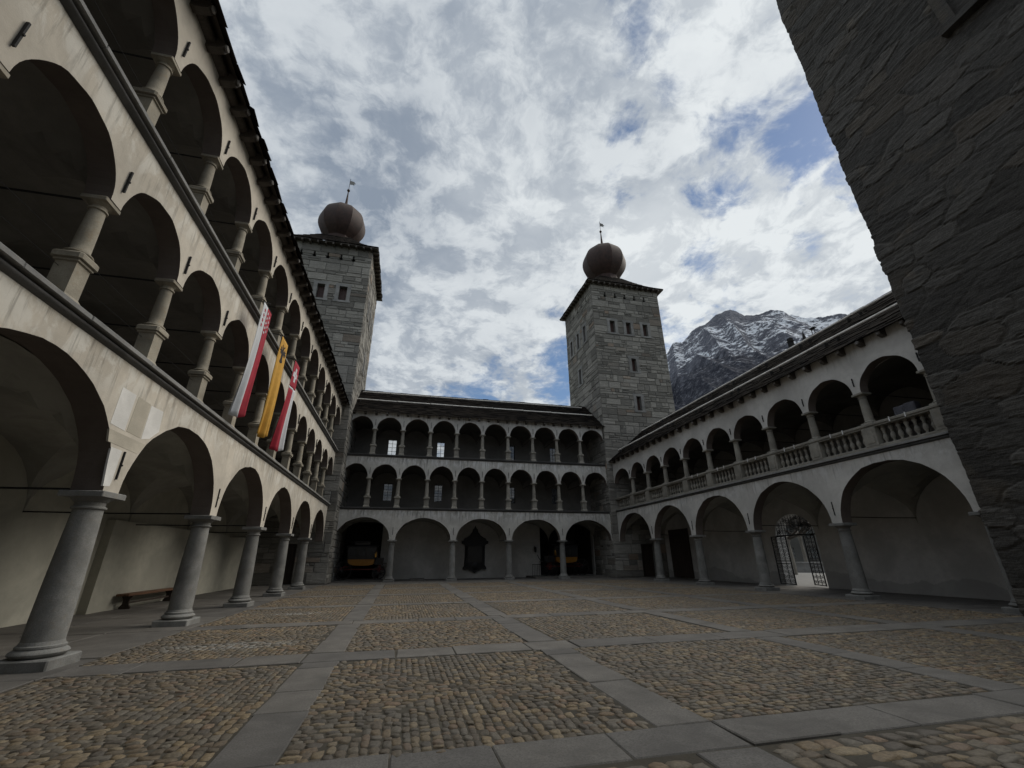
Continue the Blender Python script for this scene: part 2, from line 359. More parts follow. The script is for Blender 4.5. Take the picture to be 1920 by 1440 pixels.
# ---------------------------------------------------------------- columns
def torus_prof(r, z0, h, bulge):
    return [(r+bulge*math.sin(math.pi*k/6), z0+h*k/6) for k in range(7)]
def ground_column(h, r0=.27, r1=.215, pl=.80, m=None):
    """returns meshes (shaft, base, capital), local z from 0 to h"""
    b = MB(); b.bbox(-pl/2, pl/2, -pl/2, pl/2, 0, .17, .02)
    b.lathe(0, 0, [(r0+.03,.168)]+torus_prof(r0+.03,.17,.13,.075)+[(r0+.045,.305),(r0+.045,.335),(r0+.02,.35),(r0,.40)], 28)
    base = b.mesh('base', m, 35)
    s = MB(); zs = np.linspace(.395, h-.30, 12); prof = []
    for z in zs:
        k = max(0, min(1, (z-.4)/(h-.7))); prof.append((r0+(r1-r0)*(k**1.6), z))
    s.lathe(0, 0, prof, 28); shaft = s.mesh('column', m, 60)
    c = MB(); a = .345
    c.lathe(0, 0, [(r1,h-.305),(r1+.035,h-.295),(r1+.04,h-.275),(r1+.03,h-.26),(r1+.005,h-.25),(r1+.005,h-.18),(r1+.03,h-.17),(r1+.09,h-.105),(r1+.10,h-.095)], 28)
    c.bbox(-a, a, -a, a, h-.098, h, .012); cap = c.mesh('capital', m, 35)
    return shaft, base, cap
def gallery_column(h, ph, m, w=.20, r0=.165, r1=.135):
    """pedestal of height ph carrying a short column up to h"""
    b = MB(); b.bbox(-w-.06, w+.06, -w-.06, w+.06, 0, .10, .02)
    b.add([(-w-.05,-w-.05,.1),(w+.05,-w-.05,.1),(w+.05,w+.05,.1),(-w-.05,w+.05,.1),(-w,-w,.19),(w,-w,.19),(w,w,.19),(-w,w,.19)], [(0,1,5,4),(1,2,6,5),(2,3,7,6),(3,0,4,7)])
    b.box(-w, w, -w, w, .188, ph-.17)
    b.bbox(-w-.03, w+.03, -w-.03, w+.03, ph-.17, ph-.125, .008); b.bbox(-w-.07, w+.07, -w-.07, w+.07, ph-.12, ph, .035)
    ped = b.mesh('pedestal', m, 35)
    s = MB(); s.lathe(0, 0, torus_prof(r0+.02, ph, .07, .045)+[(r0+.02,ph+.085),(r0,ph+.11)]+[(r0+(r1-r0)*((k/8)**1.5), ph+.11+(h-ph-.33)*k/8) for k in range(1, 9)], 20)
    shaft = s.mesh('column', m, 60)
    c = MB(); c.lathe(0, 0, [(r1,h-.222),(r1+.028,h-.212),(r1+.028,h-.19),(r1+.004,h-.18),(r1+.004,h-.13),(r1+.07,h-.072)], 20)
    a = w+.045; c.bbox(-a, a, -a, a, h-.075, h, .012); cap = c.mesh('capital', m, 35)
    return shaft, ped, cap
def rail_column(h, m, r0=.16, r1=.135):
    b = MB(); b.bbox(-.235, .235, -.235, .235, 0, .07, .015); b.lathe(0, 0, torus_prof(r0+.015,.07,.06,.045)+[(r0,.15)], 20); base = b.mesh('base', m, 35)
    s = MB(); s.lathe(0, 0, [(r0+(r1-r0)*((k/8)**1.5), .148+(h-.37)*k/8) for k in range(9)], 20); shaft = s.mesh('column', m, 60)
    c = MB(); c.lathe(0, 0, [(r1,h-.222),(r1+.028,h-.212),(r1+.028,h-.19),(r1+.004,h-.18),(r1+.004,h-.13),(r1+.07,h-.072)], 20)
    c.bbox(-.235, .235, -.235, .235, h-.075, h, .012); cap = c.mesh('capital', m, 35)
    return shaft, base, cap
def place_columns(w_, us, v, z, meshes, names):
    first = None
    for u in us:
        if first is None:
            first = link('column', meshes[0], w_, (u, v, z)); link(names[0], meshes[1], first); link(names[1], meshes[2], first)
        else: dup(first, w_, (u, v, z)).rotation_euler = (R(random.uniform(-.25, .25)), R(random.uniform(-.25, .25)), R(random.uniform(-2, 2)))
def anchors(w_, us, z0, z1):
    b = MB(); b.box(-.014, .014, -.03, .01, z0, z1); zm = (z0+z1)/2; b.box(-.012, .012, -.05, -.031, zm-.015, zm+.015)
    me = b.mesh('wall_anchor', m_iron)
    for u in us: link('wall_anchor', me, w_, (u, 0, 0), (0, R(random.uniform(-5, 5)), 0) if False else None)
def rods(w_, us, v0, v1, z):
    b = MB(); b.tube([(0, v0, z), (0, (v0+v1)/2, z-.015), (0, v1, z)], .02, 6); me = b.mesh('tie_rod', m_iron)
    for u in us: link('tie_rod', me, w_, (u, 0, 0))
def cornice(w_, u0, u1, z0, z1, out=.16, m=None, slab=True):
    h = z1-z0; b = MB(); n = 7
    prof = [(0.10, z0)]+[(0.0-out*.62*math.sin(math.pi/2*min(1, k/3.5))**1 if k < 4 else -out*.62*math.cos(math.pi/2*(k-3.5)/4.2), z0+h*.62*k/n) for k in range(n+1)]+[(0.10, z0+h*.62)]
    b.extrude_x(prof, u0, u1); link('string_course', b.mesh('string_course', m_cornice, 50), w_)
    s = MB(); x = u0
    while x < u1:
        e = min(u1, x+random.uniform(1.3, 2.2))
        s.bbox(x+.004, e-.004, -out-random.uniform(0, .012), .62, z0+h*.622, z1, .012); x = e
    link('ledge_slab', s.mesh('ledge_slab', m or m_ledge), w_)
def slate_roof(w_, u0, u1, ve, ze, vr, zr, vback, zback):
    """courses of irregular stone slabs from the eave (ve,ze) to the ridge (vr,zr), then down the back"""
    b = MB()
    for (va, za, vb, zb) in ((ve, ze, vr, zr), (vback, zback, vr, zr)):
        L = math.hypot(vb-va, zb-za); dv, dz = (vb-va)/L, (zb-za)/L; nv, nz = -dz*(1 if vb > va else -1), abs(dv)
        n = int(L/.27); 
        for k in range(n+1):
            x = u0-random.uniform(0, .4)
            while x < u1:
                e = x+random.uniform(.3, .85); th = random.uniform(.012, .035)
                s0 = k*L/n-random.uniform(.0, .14); s1 = min(L+.02, s0+L/n+.28); lift = random.uniform(.004, .03)
                def P(u, s, o): return (u, va+dv*s+nv*o, za+dz*s+nz*o)
                j = random.uniform(-.06, .06)
                a0, a1 = max(u0, x+.006), min(u1, e-.006)
                if a1-a0 > .05:
                    vs = [P(a0,s0,lift+.02),P(a1,s0+j,lift+.02),P(a1,s1,.0),P(a0,s1,.0),P(a0,s0,lift+.02+th),P(a1,s0+j,lift+.02+th),P(a1,s1,th*.8),P(a0,s1,th*.8)]
                    b.add(vs, [(3,2,1,0),(4,5,6,7),(0,1,5,4),(1,2,6,5),(2,3,7,6),(3,0,4,7)])
                x = e
    o = link('roof', b.mesh('roof', m_slate), w_)
    d = MB(); s = (zr-ze)/(vr-ve)
    d.add([(u0,ve+.06,ze+.02),(u1,ve+.06,ze+.02),(u1,vr,zr-.02),(u0,vr,zr-.02),(u0,vback-.06,zback),(u1,vback-.06,zback)], [(0,1,2,3),(3,2,5,4)])
    link('roof_boarding', d.mesh('roof_boarding', m_rafter), w_)
    return o
def brackets(w_, us, ve, ze, slope, length=.72):
    """rounded stone rafter ends under the eave"""
    b = MB(); hh = .17; x = .085
    v0, v1 = ve+.04, .03
    def zt(v): return ze+slope*(v-ve)-.02
    prof = [(v1, zt(v1)), (v1, zt(v0)-.20), (v1-.10, zt(v0)-.22), (v0+.16, zt(v0)-.20), (v0+.05, zt(v0)-.16), (v0, zt(v0)-.08), (v0, zt(v0))]
    b.extrude_x(prof, -x, x); me = b.mesh('rafter', m_rafter)
    e = MB(); e.lathe(0, 0, [(.03, 0), (.075, .0), (.085, .012), (.07, .045), (.0, .052)], 10); me2 = e.mesh('rafter_end', m_raftend, 40)
    for u in us:
        o = link('rafter', me, w_, (u+random.uniform(-.04, .04), 0, 0))
        link('rafter_end', me2, o, (0, v0+.01, zt(v0)-.07), (R(90), 0, 0))
def eave_roll(w_, u0, u1, z):
    b = MB(); b.extrude_x([(.03, z-.02), (-.10, z), (-.16, z+.06), (-.16, z+.13), (-.10, z+.19), (.03, z+.21)], u0, u1); link('eave_board', b.mesh('eave_board', m_rafter, 50), w_)
def floor_slab(w_, u0, u1, v0, v1, z0, z1, name='gallery_floor'):
    b = MB(); b.box(u0, u1, v0, v1, z0, z1); link(name, b.mesh(name, m_slab), w_)
def rear_wall(w_, u0, u1, v, z0, z1, holes, m, t=.6, name='rear_wall'):
    b = MB(); wall_holes(b, lambda u, z, d: (u, v+d, z), u0, u1, z0, z1, holes, t); return link(name, b.mesh(name, m), w_)
def snow_guard(w_, u0, u1, ve, ze, slope, s, seg=3.0):
    x = u0
    L = math.hypot(1, slope)
    v = ve+s/L; z = ze+s*slope/L
    while x < u1-.3:
        e = min(u1, x+random.uniform(.8, 1.2)*seg)
        b = MB(); y0 = random.uniform(-.015, .015)
        b.tube([(x+.02, v-.12, z+.25+y0), ((x+e)/2, v-.12, z+.245), (e-.02, v-.12, z+.25-y0)], .05, 8)
        f = MB()
        for q in (x+.3, e-.3): f.box(q-.012, q+.012, v-.13, v+.08, z+.0, z+.21)
        o = link('snow_guard', b.mesh('snow_guard', m_guard, 40), w_); link('guard_bracket', f.mesh('guard_bracket', m_iron), o); x = e
def supports(us, hw, u0, u1, he=.10):
    return [(u0, u0+he)]+[(u-hw, u+hw) for u in us]+[(u1-he, u1)]

# ================================================================ LEFT WING (local x = along +y, local y = away from the court)
LW = thing('arcade_wing', 'warm beige three-storey arcade wing with stained plaster, nearest on the left of the court', 'building', (-5.35, 0, 0), R(90))
lu0, lu1, D = -4.9, 34.0, 4.5
g_us = [9.7+4.86*k for k in range(-3, 5)]; h_us = [9.7+2.43*k for k in range(-5, 10)]
gs = supports(g_us, .235, lu0, lu1); hs = supports(h_us, .14, lu0, lu1)
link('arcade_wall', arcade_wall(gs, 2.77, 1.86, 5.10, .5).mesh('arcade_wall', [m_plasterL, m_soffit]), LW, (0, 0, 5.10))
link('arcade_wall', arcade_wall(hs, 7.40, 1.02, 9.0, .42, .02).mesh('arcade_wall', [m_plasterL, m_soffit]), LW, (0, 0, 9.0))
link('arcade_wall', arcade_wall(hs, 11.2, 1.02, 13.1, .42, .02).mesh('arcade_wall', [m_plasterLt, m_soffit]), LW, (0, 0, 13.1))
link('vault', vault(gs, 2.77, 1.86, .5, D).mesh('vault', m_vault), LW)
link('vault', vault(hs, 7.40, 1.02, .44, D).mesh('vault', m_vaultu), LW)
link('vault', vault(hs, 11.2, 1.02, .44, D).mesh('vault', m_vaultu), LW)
cornice(LW, lu0, lu1, 5.10, 5.31); cornice(LW, lu0, lu1, 9.0, 9.22)
floor_slab(LW, lu0, lu1, .62, D, 5.12, 5.28); floor_slab(LW, lu0, lu1, .62, D, 9.02, 9.18)
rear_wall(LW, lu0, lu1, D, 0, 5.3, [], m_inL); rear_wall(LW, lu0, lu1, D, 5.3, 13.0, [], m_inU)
b = MB(); b.box(18.15, lu1, D-.27, D+.05, 0, 2.9); link('wall_thickening', b.mesh('wall_thickening', m_inL), LW)
gm = ground_column(2.77, m=m_gran); hm = gallery_column(2.09, .92, m_tuff, .15, .135, .112); um = gallery_column(1.98, .90, m_tuff, .15, .135, .112)
place_columns(LW, g_us, .24, 0, gm, ('base', 'capital')); place_columns(LW, h_us, .22, 5.31, hm, ('pedestal', 'capital')); place_columns(LW, h_us, .22, 9.22, um, ('pedestal', 'capital'))
anchors(LW, g_us, 3.02, 3.55); anchors(LW, h_us, 7.70, 8.18); anchors(LW, h_us, 11.5, 11.98)
rods(LW, g_us, .45, D, 2.83); rods(LW, h_us, .40, D, 7.42); rods(LW, h_us, .40, D, 11.22)
b = MB()
for z in (5.95, 6.35, 9.75, 10.15): b.tube([(lu0, .3, z), (lu1, .3, z)], .006, 4)
link('railing_wire', b.mesh('railing_wire', m_iron), LW)
SL = .80
slate_roof(LW, lu0, lu1, -.42, 12.84, 3.2, 12.84+SL*3.62, 6.2, 13.2)
brackets(LW, [-.2+.80*k for k in range(0, 43)], -.42, 12.84, SL)
eave_roll(LW, lu0, lu1, 12.78)
def patch(quad, m):
    b = MB(); b.prism(quad, lambda a, c, d: (a, d, c), 0.03, -.004); return link('plaster_patch', b.mesh('plaster_patch', m), LW)
patch([(9.03, 3.93), (9.49, 3.91), (9.49, 4.64), (9.03, 4.64)], m_patch); patch([(9.55, 3.92), (10.04, 3.91), (10.04, 4.63), (9.58, 4.64)], m_patch2)
patch([(10.08, 3.90), (10.36, 3.98), (10.52, 4.12), (10.62, 4.2), (10.56, 4.64), (10.07, 4.62)], m_patch); patch([(9.14, 3.62), (10.1, 3.60), (10.24, 3.74), (10.3, 3.83), (9.06, 3.84)], m_patch2); patch([(9.42, 2.86), (9.60, 2.88), (9.62, 3.0), (9.62, 3.55), (9.28, 3.55), (9.32, 3.3)], m_patch)

# ================================================================ RIGHT WING (local x = along -y, local y = away from the court)
RW = thing('arcade_wing', 'two-storey arcade wing with a stone balustrade and dark slate roof on the right', 'building', (17.16, 0, 0), -math.atan2(1, -.0235))
DR = 4.25; ru0, ru1 = -35.5, -9.55
gr = [-(9.95+4.99*k) for k in range(5)][::-1]; hr = [-(10.02+2.49*k) for k in range(10)][::-1]
gs = supports(gr, .235, ru0, ru1); hs = supports(hr, .17, ru0, ru1)
gs[-1] = (ru1-.001, ru1); hs[-1] = (ru1-.001, ru1)
gs_w = gs[:-2]+[(gs[-2][0], ru1)]; hs_w = hs[:-2]+[(hs[-2][0], ru1)]
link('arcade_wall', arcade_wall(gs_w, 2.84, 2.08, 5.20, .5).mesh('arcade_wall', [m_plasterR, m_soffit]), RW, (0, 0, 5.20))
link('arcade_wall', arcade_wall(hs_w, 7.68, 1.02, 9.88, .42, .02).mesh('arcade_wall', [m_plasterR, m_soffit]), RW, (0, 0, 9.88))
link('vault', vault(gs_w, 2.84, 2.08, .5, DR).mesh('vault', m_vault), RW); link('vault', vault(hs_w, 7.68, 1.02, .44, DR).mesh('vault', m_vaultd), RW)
cornice(RW, ru0, ru1, 5.2, 5.40, .13)
floor_slab(RW, ru0, ru1, .62, DR, 5.22, 5.36); 
gmR = ground_column(2.84, .26, .205, m=m_gran); rm = rail_column(7.68-6.38, m_tuffg)
place_columns(RW, gr, .24, 0, gmR, ('base', 'capital')); place_columns(RW, hr, .22, 6.38, rm, ('base', 'capital'))
anchors(RW, gr, 3.15, 3.7); anchors(RW, hr, 7.98, 8.33); rods(RW, gr, .45, DR, 3.1); rods(RW, hr, .4, DR, 7.72)
# balustrade
b = MB(); b.bbox(ru0, ru1, -.04, .42, 5.40, 5.52, .02); link('balustrade_base', b.mesh('balustrade_base', m_tuffg), RW)
b = MB(); b.bbox(ru0, ru1, -.03, .41, 6.22, 6.30, .01); b.bbox(ru0, ru1, -.07, .45, 6.29, 6.385, .025); link('handrail', b.mesh('handrail', m_tuffg), RW)
b = MB(); b.bbox(-.26, .26, -.05, .43, 5.515, 6.225, .01); b.box(-.17, .17, -.065, -.045, 5.62, 6.12); me = b.mesh('rail_pedestal', m_tuffg)
for u in hr: link('rail_pedestal', me, RW, (u, 0, 0))
b = MB(); pr = [(.075,5.515),(.075,5.57),(.05,5.575),(.042,5.60),(.05,5.64),(.082,5.72),(.088,5.78),(.075,5.84),(.05,5.90),(.045,5.92),(.06,5.925),(.06,5.95),(.045,5.955),(.055,6.02),(.08,6.09),(.06,6.15),(.045,6.17),(.075,6.18),(.075,6.225)]
b.lathe(0, 0, pr, 12); me = b.mesh('baluster', m_tuffg, 40)
bays = [ru0]+hr+[ru1]
bc = MB(); bc.box(-.018, .018, -.078, -.066, 6.24, 6.42); bc.box(-.018, .018, -.078, .02, 6.386, 6.40); mc = bc.mesh('rail_clip', m_white)
for k in range(len(bays)-1):
    a, c = bays[k]+.26, bays[k+1]-.26
    if c-a < 1: continue
    for q in range(7): link('baluster', me, RW, (a+(c-a)*(q+.5)/7, .19, 0))
    if k > 3:
        for q in (.33, .62): link('rail_clip', mc, RW, (a+(c-a)*q, 0, 0))
GY0, GY1, GZ = 20.25, 23.05, 2.75      # gate opening
b = MB(); v = DR
gu0, gu1 = -GY1, -GY0
for i in range(1):
    P = arcade_profile([(ru0, gu0), (gu1, ru1)], GZ, 1.1, 20)
    pts = [(ru0, .0)]
    for j in range(len(P)-1):
        (a, za), (c, zc) = P[j], P[j+1]
        if a < gu0-1e-6 or c > gu1+1e-6: za = zc = 0.0
        if c-a < 1e-6: continue
        for d, fl in ((0, 0), (.75, 1)):
            q = [(a,v+d,za),(c,v+d,zc),(c,v+d,5.3),(a,v+d,5.3)]; b.add(q, [(0,1,2,3) if not fl else (3,2,1,0)])
        if za or zc: b.add([(a,v,za),(c,v,zc),(c,v+.75,zc),(a,v+.75,za)], [(3,2,1,0)])
    for x in (gu0, gu1): b.add([(x,v,0),(x,v+.75,0),(x,v+.75,GZ),(x,v,GZ)], [(0,1,2,3)])
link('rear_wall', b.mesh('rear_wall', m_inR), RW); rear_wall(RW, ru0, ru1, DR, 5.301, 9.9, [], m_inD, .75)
b = MB(); b.box(-34.6, -31.9, DR-.12, DR-.02, .06, 3.7)
for k in range(9): b.box(-34.55+k*.3, -34.29+k*.3, DR-.15, DR-.119, .1, 3.6)
link('door', b.mesh('door', m_door), RW)
SR = .83
LR = math.hypot(1, SR)
slate_roof(RW, ru0, ru1, -.32, 9.58, 3.75, 9.58+SR*4.07, 7.6, 9.9)
brackets(RW, [-(9.95+.86*k) for k in range(30)], -.32, 9.58, SR)
snow_guard(RW, ru0+.4, ru1, -.32, 9.58, SR, .97*LR); snow_guard(RW, ru0+1.6, ru1, -.32, 9.58, SR, 2.9*LR)
# ridge fittings
b = MB(); b.box(-18.14, -17.92, 3.6, 3.82, 12.7, 13.5); b.box(-18.17, -17.89, 3.57, 3.85, 13.28, 13.32); link('chimney', b.mesh('chimney', m_dark), RW)
b = MB(); b.add([(-17.26,3.65,12.8),(-17.05,3.65,12.8),(-17.05,3.85,12.8),(-17.26,3.85,12.8),(-17.17,3.75,13.5),(-17.14,3.75,13.5)], [(0,1,5,4),(1,2,5),(2,3,4,5),(3,0,4),(3,2,1,0)]); link('roof_vent', b.mesh('roof_vent', m_dark), RW)
b = MB(); b.box(-16.65, -16.35, 3.6, 3.85, 13.32, 13.35)
for x in (-16.6, -16.43): b.box(x, x+.03, 3.7, 3.73, 12.8, 13.325)
link('roof_hatch', b.mesh('roof_hatch', m_iron), RW)

# ================================================================ BACK WING (local = world axes)
BW = thing('arcade_wing', 'grey three-storey arcade wing across the far end of the court between the two towers', 'building', (0, 35.75, 0), 0)
bu0, bu1, DB = -5.02, 17.55, 3.85
gb = [-.71, 3.92, 8.44, 13.02]; hb = [-2.88, -.61, 1.66, 3.89, 6.13, 8.40, 10.66, 12.92, 15.17]
gs = supports(gb, .22, bu0, bu1, .15); hs = supports(hb, .14, bu0, bu1, .12)
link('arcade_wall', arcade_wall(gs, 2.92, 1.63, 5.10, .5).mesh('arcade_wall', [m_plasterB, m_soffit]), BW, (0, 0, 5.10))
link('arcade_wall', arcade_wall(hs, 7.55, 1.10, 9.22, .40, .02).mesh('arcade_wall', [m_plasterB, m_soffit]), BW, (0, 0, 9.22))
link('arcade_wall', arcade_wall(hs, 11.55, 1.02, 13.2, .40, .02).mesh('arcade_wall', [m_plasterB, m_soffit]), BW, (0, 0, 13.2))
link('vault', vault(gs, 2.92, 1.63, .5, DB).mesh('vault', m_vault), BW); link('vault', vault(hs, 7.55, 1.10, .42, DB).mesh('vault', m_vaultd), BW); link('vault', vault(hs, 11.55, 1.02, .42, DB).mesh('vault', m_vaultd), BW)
cornice(BW, bu0, bu1, 5.10, 5.28, .13, m_cornice); cornice(BW, bu0, bu1, 9.22, 9.40, .13, m_cornice)
floor_slab(BW, bu0, bu1, .62, DB, 5.12, 5.25); floor_slab(BW, bu0, bu1, .62, DB, 9.24, 9.37)
WB = [(-1.9, -1.15), (2.5, 3.2), (9.3, 9.95), (13.5, 14.2)]
holes = [(a, c, 10.27, 11.7) for a, c in WB]+[(a, c, 6.27, 7.73) for a, c in WB]
CR = [(bu0+.12, -1.6, .11, 4.5), (12.2, bu1-.2, .17, 4.5)]
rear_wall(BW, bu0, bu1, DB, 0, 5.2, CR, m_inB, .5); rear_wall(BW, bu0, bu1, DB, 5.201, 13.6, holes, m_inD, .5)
m_room = stone('shaded_stone', (.05, .047, .043), .4)  # near-black tone puts the deep room's shade into the stone colour
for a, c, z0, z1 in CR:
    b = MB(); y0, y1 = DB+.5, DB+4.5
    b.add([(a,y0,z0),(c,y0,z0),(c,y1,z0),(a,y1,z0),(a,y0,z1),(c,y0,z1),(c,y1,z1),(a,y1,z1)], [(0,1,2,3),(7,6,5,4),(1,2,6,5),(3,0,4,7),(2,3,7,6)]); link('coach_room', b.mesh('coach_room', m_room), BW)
m_glass, t, pb = mat('window_glass'); pb.inputs['Base Color'].default_value = (.8, .85, .85, 1); pb.inputs['Roughness'].default_value = .05; pb.inputs['Alpha'].default_value = .22
m_glassd = plain('leaded_glass', (.12, .13, .13), .15, 0, .3, 3); m_glassd.node_tree.nodes['Principled BSDF'].inputs['Alpha'].default_value = .72
for i, (a, c, z0, z1) in enumerate(holes):
    b = MB(); f = .03; y = DB+.22
    for x in (a, (a+c)/2-f/2, c-f): b.box(x, x+f, y, y+.05, z0, z1)
    nz = 4 if i < 4 else 6
    for k in range(nz+1):
        zz = z0+(z1-z0-f)*k/nz; b.box(a+f, (a+c)/2-f/2, y+.003, y+.047, zz, zz+f*.7); b.box((a+c)/2+f/2, c-f, y+.003, y+.047, zz, zz+f*.7)
    wn = link('window', b.mesh('window', m_iron), BW)
    g = MB(); g.box(a+.002, c-.002, y+.02, y+.03, z0+.002, z1-.002); link('pane', g.mesh('pane', m_glass if i < 2 else m_glassd), wn)
gmB = ground_column(2.92, .255, .205, m=m_gran); hmB = gallery_column(7.55-5.28, .86, m_tuffg, .185, .15, .12); umB = gallery_column(11.55-9.40, .84, m_tuffg, .185, .15, .12)
place_columns(BW, gb, .24, 0, gmB, ('base', 'capital')); place_columns(BW, hb, .22, 5.28, hmB, ('pedestal', 'capital')); place_columns(BW, hb, .22, 9.40, umB, ('pedestal', 'capital'))
anchors(BW, gb, 3.3, 3.85); anchors(BW, hb, 7.85, 8.35); anchors(BW, hb, 11.85, 12.35); rods(BW, gb, .45, DB, 3.0); rods(BW, hb, .4, DB, 7.6); rods(BW, hb, .4, DB, 11.6)
SB = .83
LB = math.hypot(1, SB)
slate_roof(BW, bu0, bu1, -.32, 12.9, 3.5, 12.9+SB*3.82, 6.5, 13.7)
brackets(BW, [-4.6+.86*k for k in range(26)], -.32, 12.9, SB)
snow_guard(BW, bu0+.3, bu1-.5, -.32, 12.9, SB, 1.5*LB); snow_guard(BW, bu0+.5, bu1-.9, -.32, 12.9, SB, 3.0*LB)
b = MB(); b.box(.9, 2.0, 1.0, 2.9, 0, .14); b.box(bu0+.1, -.9, .55, 3.8, 0, .10); b.box(10.8, bu1-.3, .7, 3.8, 0, .16); link('plinth_step', b.mesh('plinth_step', m_slab), BW)

# ================================================================ TOWERS
def masonry(b, back, fn, u0, u1, z0, z1, holes, rng, quoin=True):
    zs = [z0]
    marks = cuts([h[2] for h in holes]+[h[3] for h in holes]+[z1])
    for mk in marks:
        while zs[-1] < mk-1e-4:
            left = mk-zs[-1]; h = rng.choice([.26,.38,.5,.62,.72,.8])
            zs.append(mk if left < h+.2 else zs[-1]+h)
    for za, zb in zip(zs[:-1], zs[1:]):
        spans = [(u0, u1)]
        for h in holes:
            if h[2] < (za+zb)/2 < h[3]:
                new = []
                for a, c in spans:
                    if h[1] <= a or h[0] >= c: new.append((a, c)); continue
                    if h[0] > a: new.append((a, h[0]))
                    if h[1] < c: new.append((h[1], c))
                spans = new
        for a, c in spans:
            x = a
            while x < c-1e-4:
                wd = rng.uniform(.4, 1.5)*(1.25 if zb-za > .45 else .9)
                e = c if c-x < wd+.3 else x+wd
                if rng.random() < .3 and zb-za > .36 and e-x > .5:
                    zm = za+(zb-za)*rng.uniform(.3, .7); parts_ = [(x, e, za, zm), (x, x+(e-x)*rng.uniform(.35, .65), zm, zb)]; parts_.append((parts_[1][1], e, zm, zb))
                else: parts_ = [(x, e, za, zb)]
                X0, E0, Za, Zb = x, e, za, zb
                for (x, e, za, zb) in parts_:
                  g = .012; o = rng.uniform(.0, .035); bv = rng.uniform(.015, .035); j = lambda k=.022: rng.uniform(-k, k)
                  q0 = [(x+g, za+g), (e-g, za+g), (e-g, zb-g), (x+g, zb-g)]
                  q0 = [(p+(0 if x == u0 and i in (0, 3) else j()), z+j()) for i, (p, z) in enumerate(q0)]
                  m = [(sum(p[0] for p in q0)/4, sum(p[1] for p in q0)/4)]*4
                  def ins(p): return (p[0]+math.copysign(min(bv, abs(p[0]-m[0][0])*.4), m[0][0]-p[0]), p[1]+math.copysign(min(bv, abs(p[1]-m[0][1])*.4), m[0][1]-p[1]))
                  vs = [fn(p, z, .04) for p, z in q0]+[fn(*ins(p), -o+rng.uniform(-.006, .006)) for p in q0]
                  b.add(vs, [(0,1,5,4),(1,2,6,5),(2,3,7,6),(3,0,4,7),(4,5,6,7)])
                x, e, za, zb = E0, E0, Za, Zb
    wall_holes(back, lambda u, z, d: fn(u, z, .03+d), u0, u1, z0, z1, holes, .45)
def onion(T, cx, cy, zb, r, n=10):
    b = MB(); prof = [(r*.60, zb-.9), (r*.56, zb-.2), (r*.55, zb+.02)]
    for k in range(1, 16):
        a = -math.pi/2+.52+(math.pi-.60)*k/15; prof.append((r*math.cos(a)**.92, zb+r*.96*(1+math.sin(a))-.10*r))
    b.lathe(cx, cy, prof, n, True, R(13)); dome = link('onion_dome', b.mesh('onion_dome', m_copper, 24), T)
    zt = prof[-1][1]
    s = MB(); s.lathe(cx, cy, [(r*.10, zt-.1), (.16, zt+.5), (.07, zt+2.0), (.05, zt+2.5)], 10); s.lathe(cx, cy, [(.03, zt+2.45), (.13, zt+2.52), (.16, zt+2.62), (.10, zt+2.74), (.03, zt+2.8)], 10); s.tube([(cx, cy, zt+2.7), (cx, cy, zt+4.25)], .025, 6)
    sp = link('spire', s.mesh('spire', m_copper, 40), T)
    f = MB(); poly = [(.04, 3.45), (.35, 3.48), (.62, 3.40), (.55, 3.58), (.78, 3.72), (.55, 3.82), (.60, 3.98), (.30, 4.02), (.04, 4.08)]
    f.prism(poly, lambda a, c, d: (cx+a*.8, cy+d, zt+.55+c*.85), -.01, .01); link('weather_vane', f.mesh('weather_vane', m_ledge), sp)
def tower_roof(T, x0, x1, y0, y1, z, ov=.55, rise=3.15, neck=1.35):
    b = MB(); cx, cy = (x0+x1)/2, (y0+y1)/2; n = 8
    for k in range(n):
        f0, f1 = k/n, (k+1.25)/n
        for (ax, ay, bx, by) in ((x0-ov,y0-ov,x1+ov,y0-ov),(x1+ov,y0-ov,x1+ov,y1+ov),(x1+ov,y1+ov,x0-ov,y1+ov),(x0-ov,y1+ov,x0-ov,y0-ov)):
            m = 14
            for q in range(m):
                def P(t, f, o):
                    f = min(f, 1); px, py = ax+(bx-ax)*t, ay+(by-ay)*t; s = 1-f*(1-neck/((x1-x0)/2+ov))
                    return (cx+(px-cx)*s, cy+(py-cy)*s, z+rise*(f*.72+.28*f*f)+o)
                a0, a1 = q/m+.002, (q+1)/m-.002; o = random.uniform(.02, .06); j = random.uniform(-.015, .015)
                b.add([P(a0,f0+j,o),P(a1,f0+j,o),P(a1,f1,0),P(a0,f1,0),P(a0,f0+j,o+.06),P(a1,f0+j,o+.06),P(a1,f1,.05),P(a0,f1,.05)], [(3,2,1,0),(4,5,6,7),(0,1,5,4),(1,2,6,5),(2,3,7,6),(3,0,4,7)])
    link('roof', b.mesh('roof', m_slate), T)
    d = MB(); d.box(x0-ov+.05, x1+ov-.05, y0-ov+.05, y1+ov-.05, z-.05, z+.0); link('roof_boarding', d.mesh('roof_boarding', m_rafter), T)
    e = MB()
    e.box(-.07, .07, -ov+.05, .1, -.22, -.052); me = e.mesh('rafter', m_rafter)
    k = int((x1-x0)/.62)
    for q in range(k+1):
        u = x0+.1+(x1-x0-.2)*q/k; link('rafter', me, T, (u, y0, z))
        v = y0+.1+(y1-y0-.2)*q/k; o = link('rafter', me, T, (x1 if T['side'] > 0 else x0, v, z), (0, 0, R(90) if T['side'] > 0 else R(-90)))
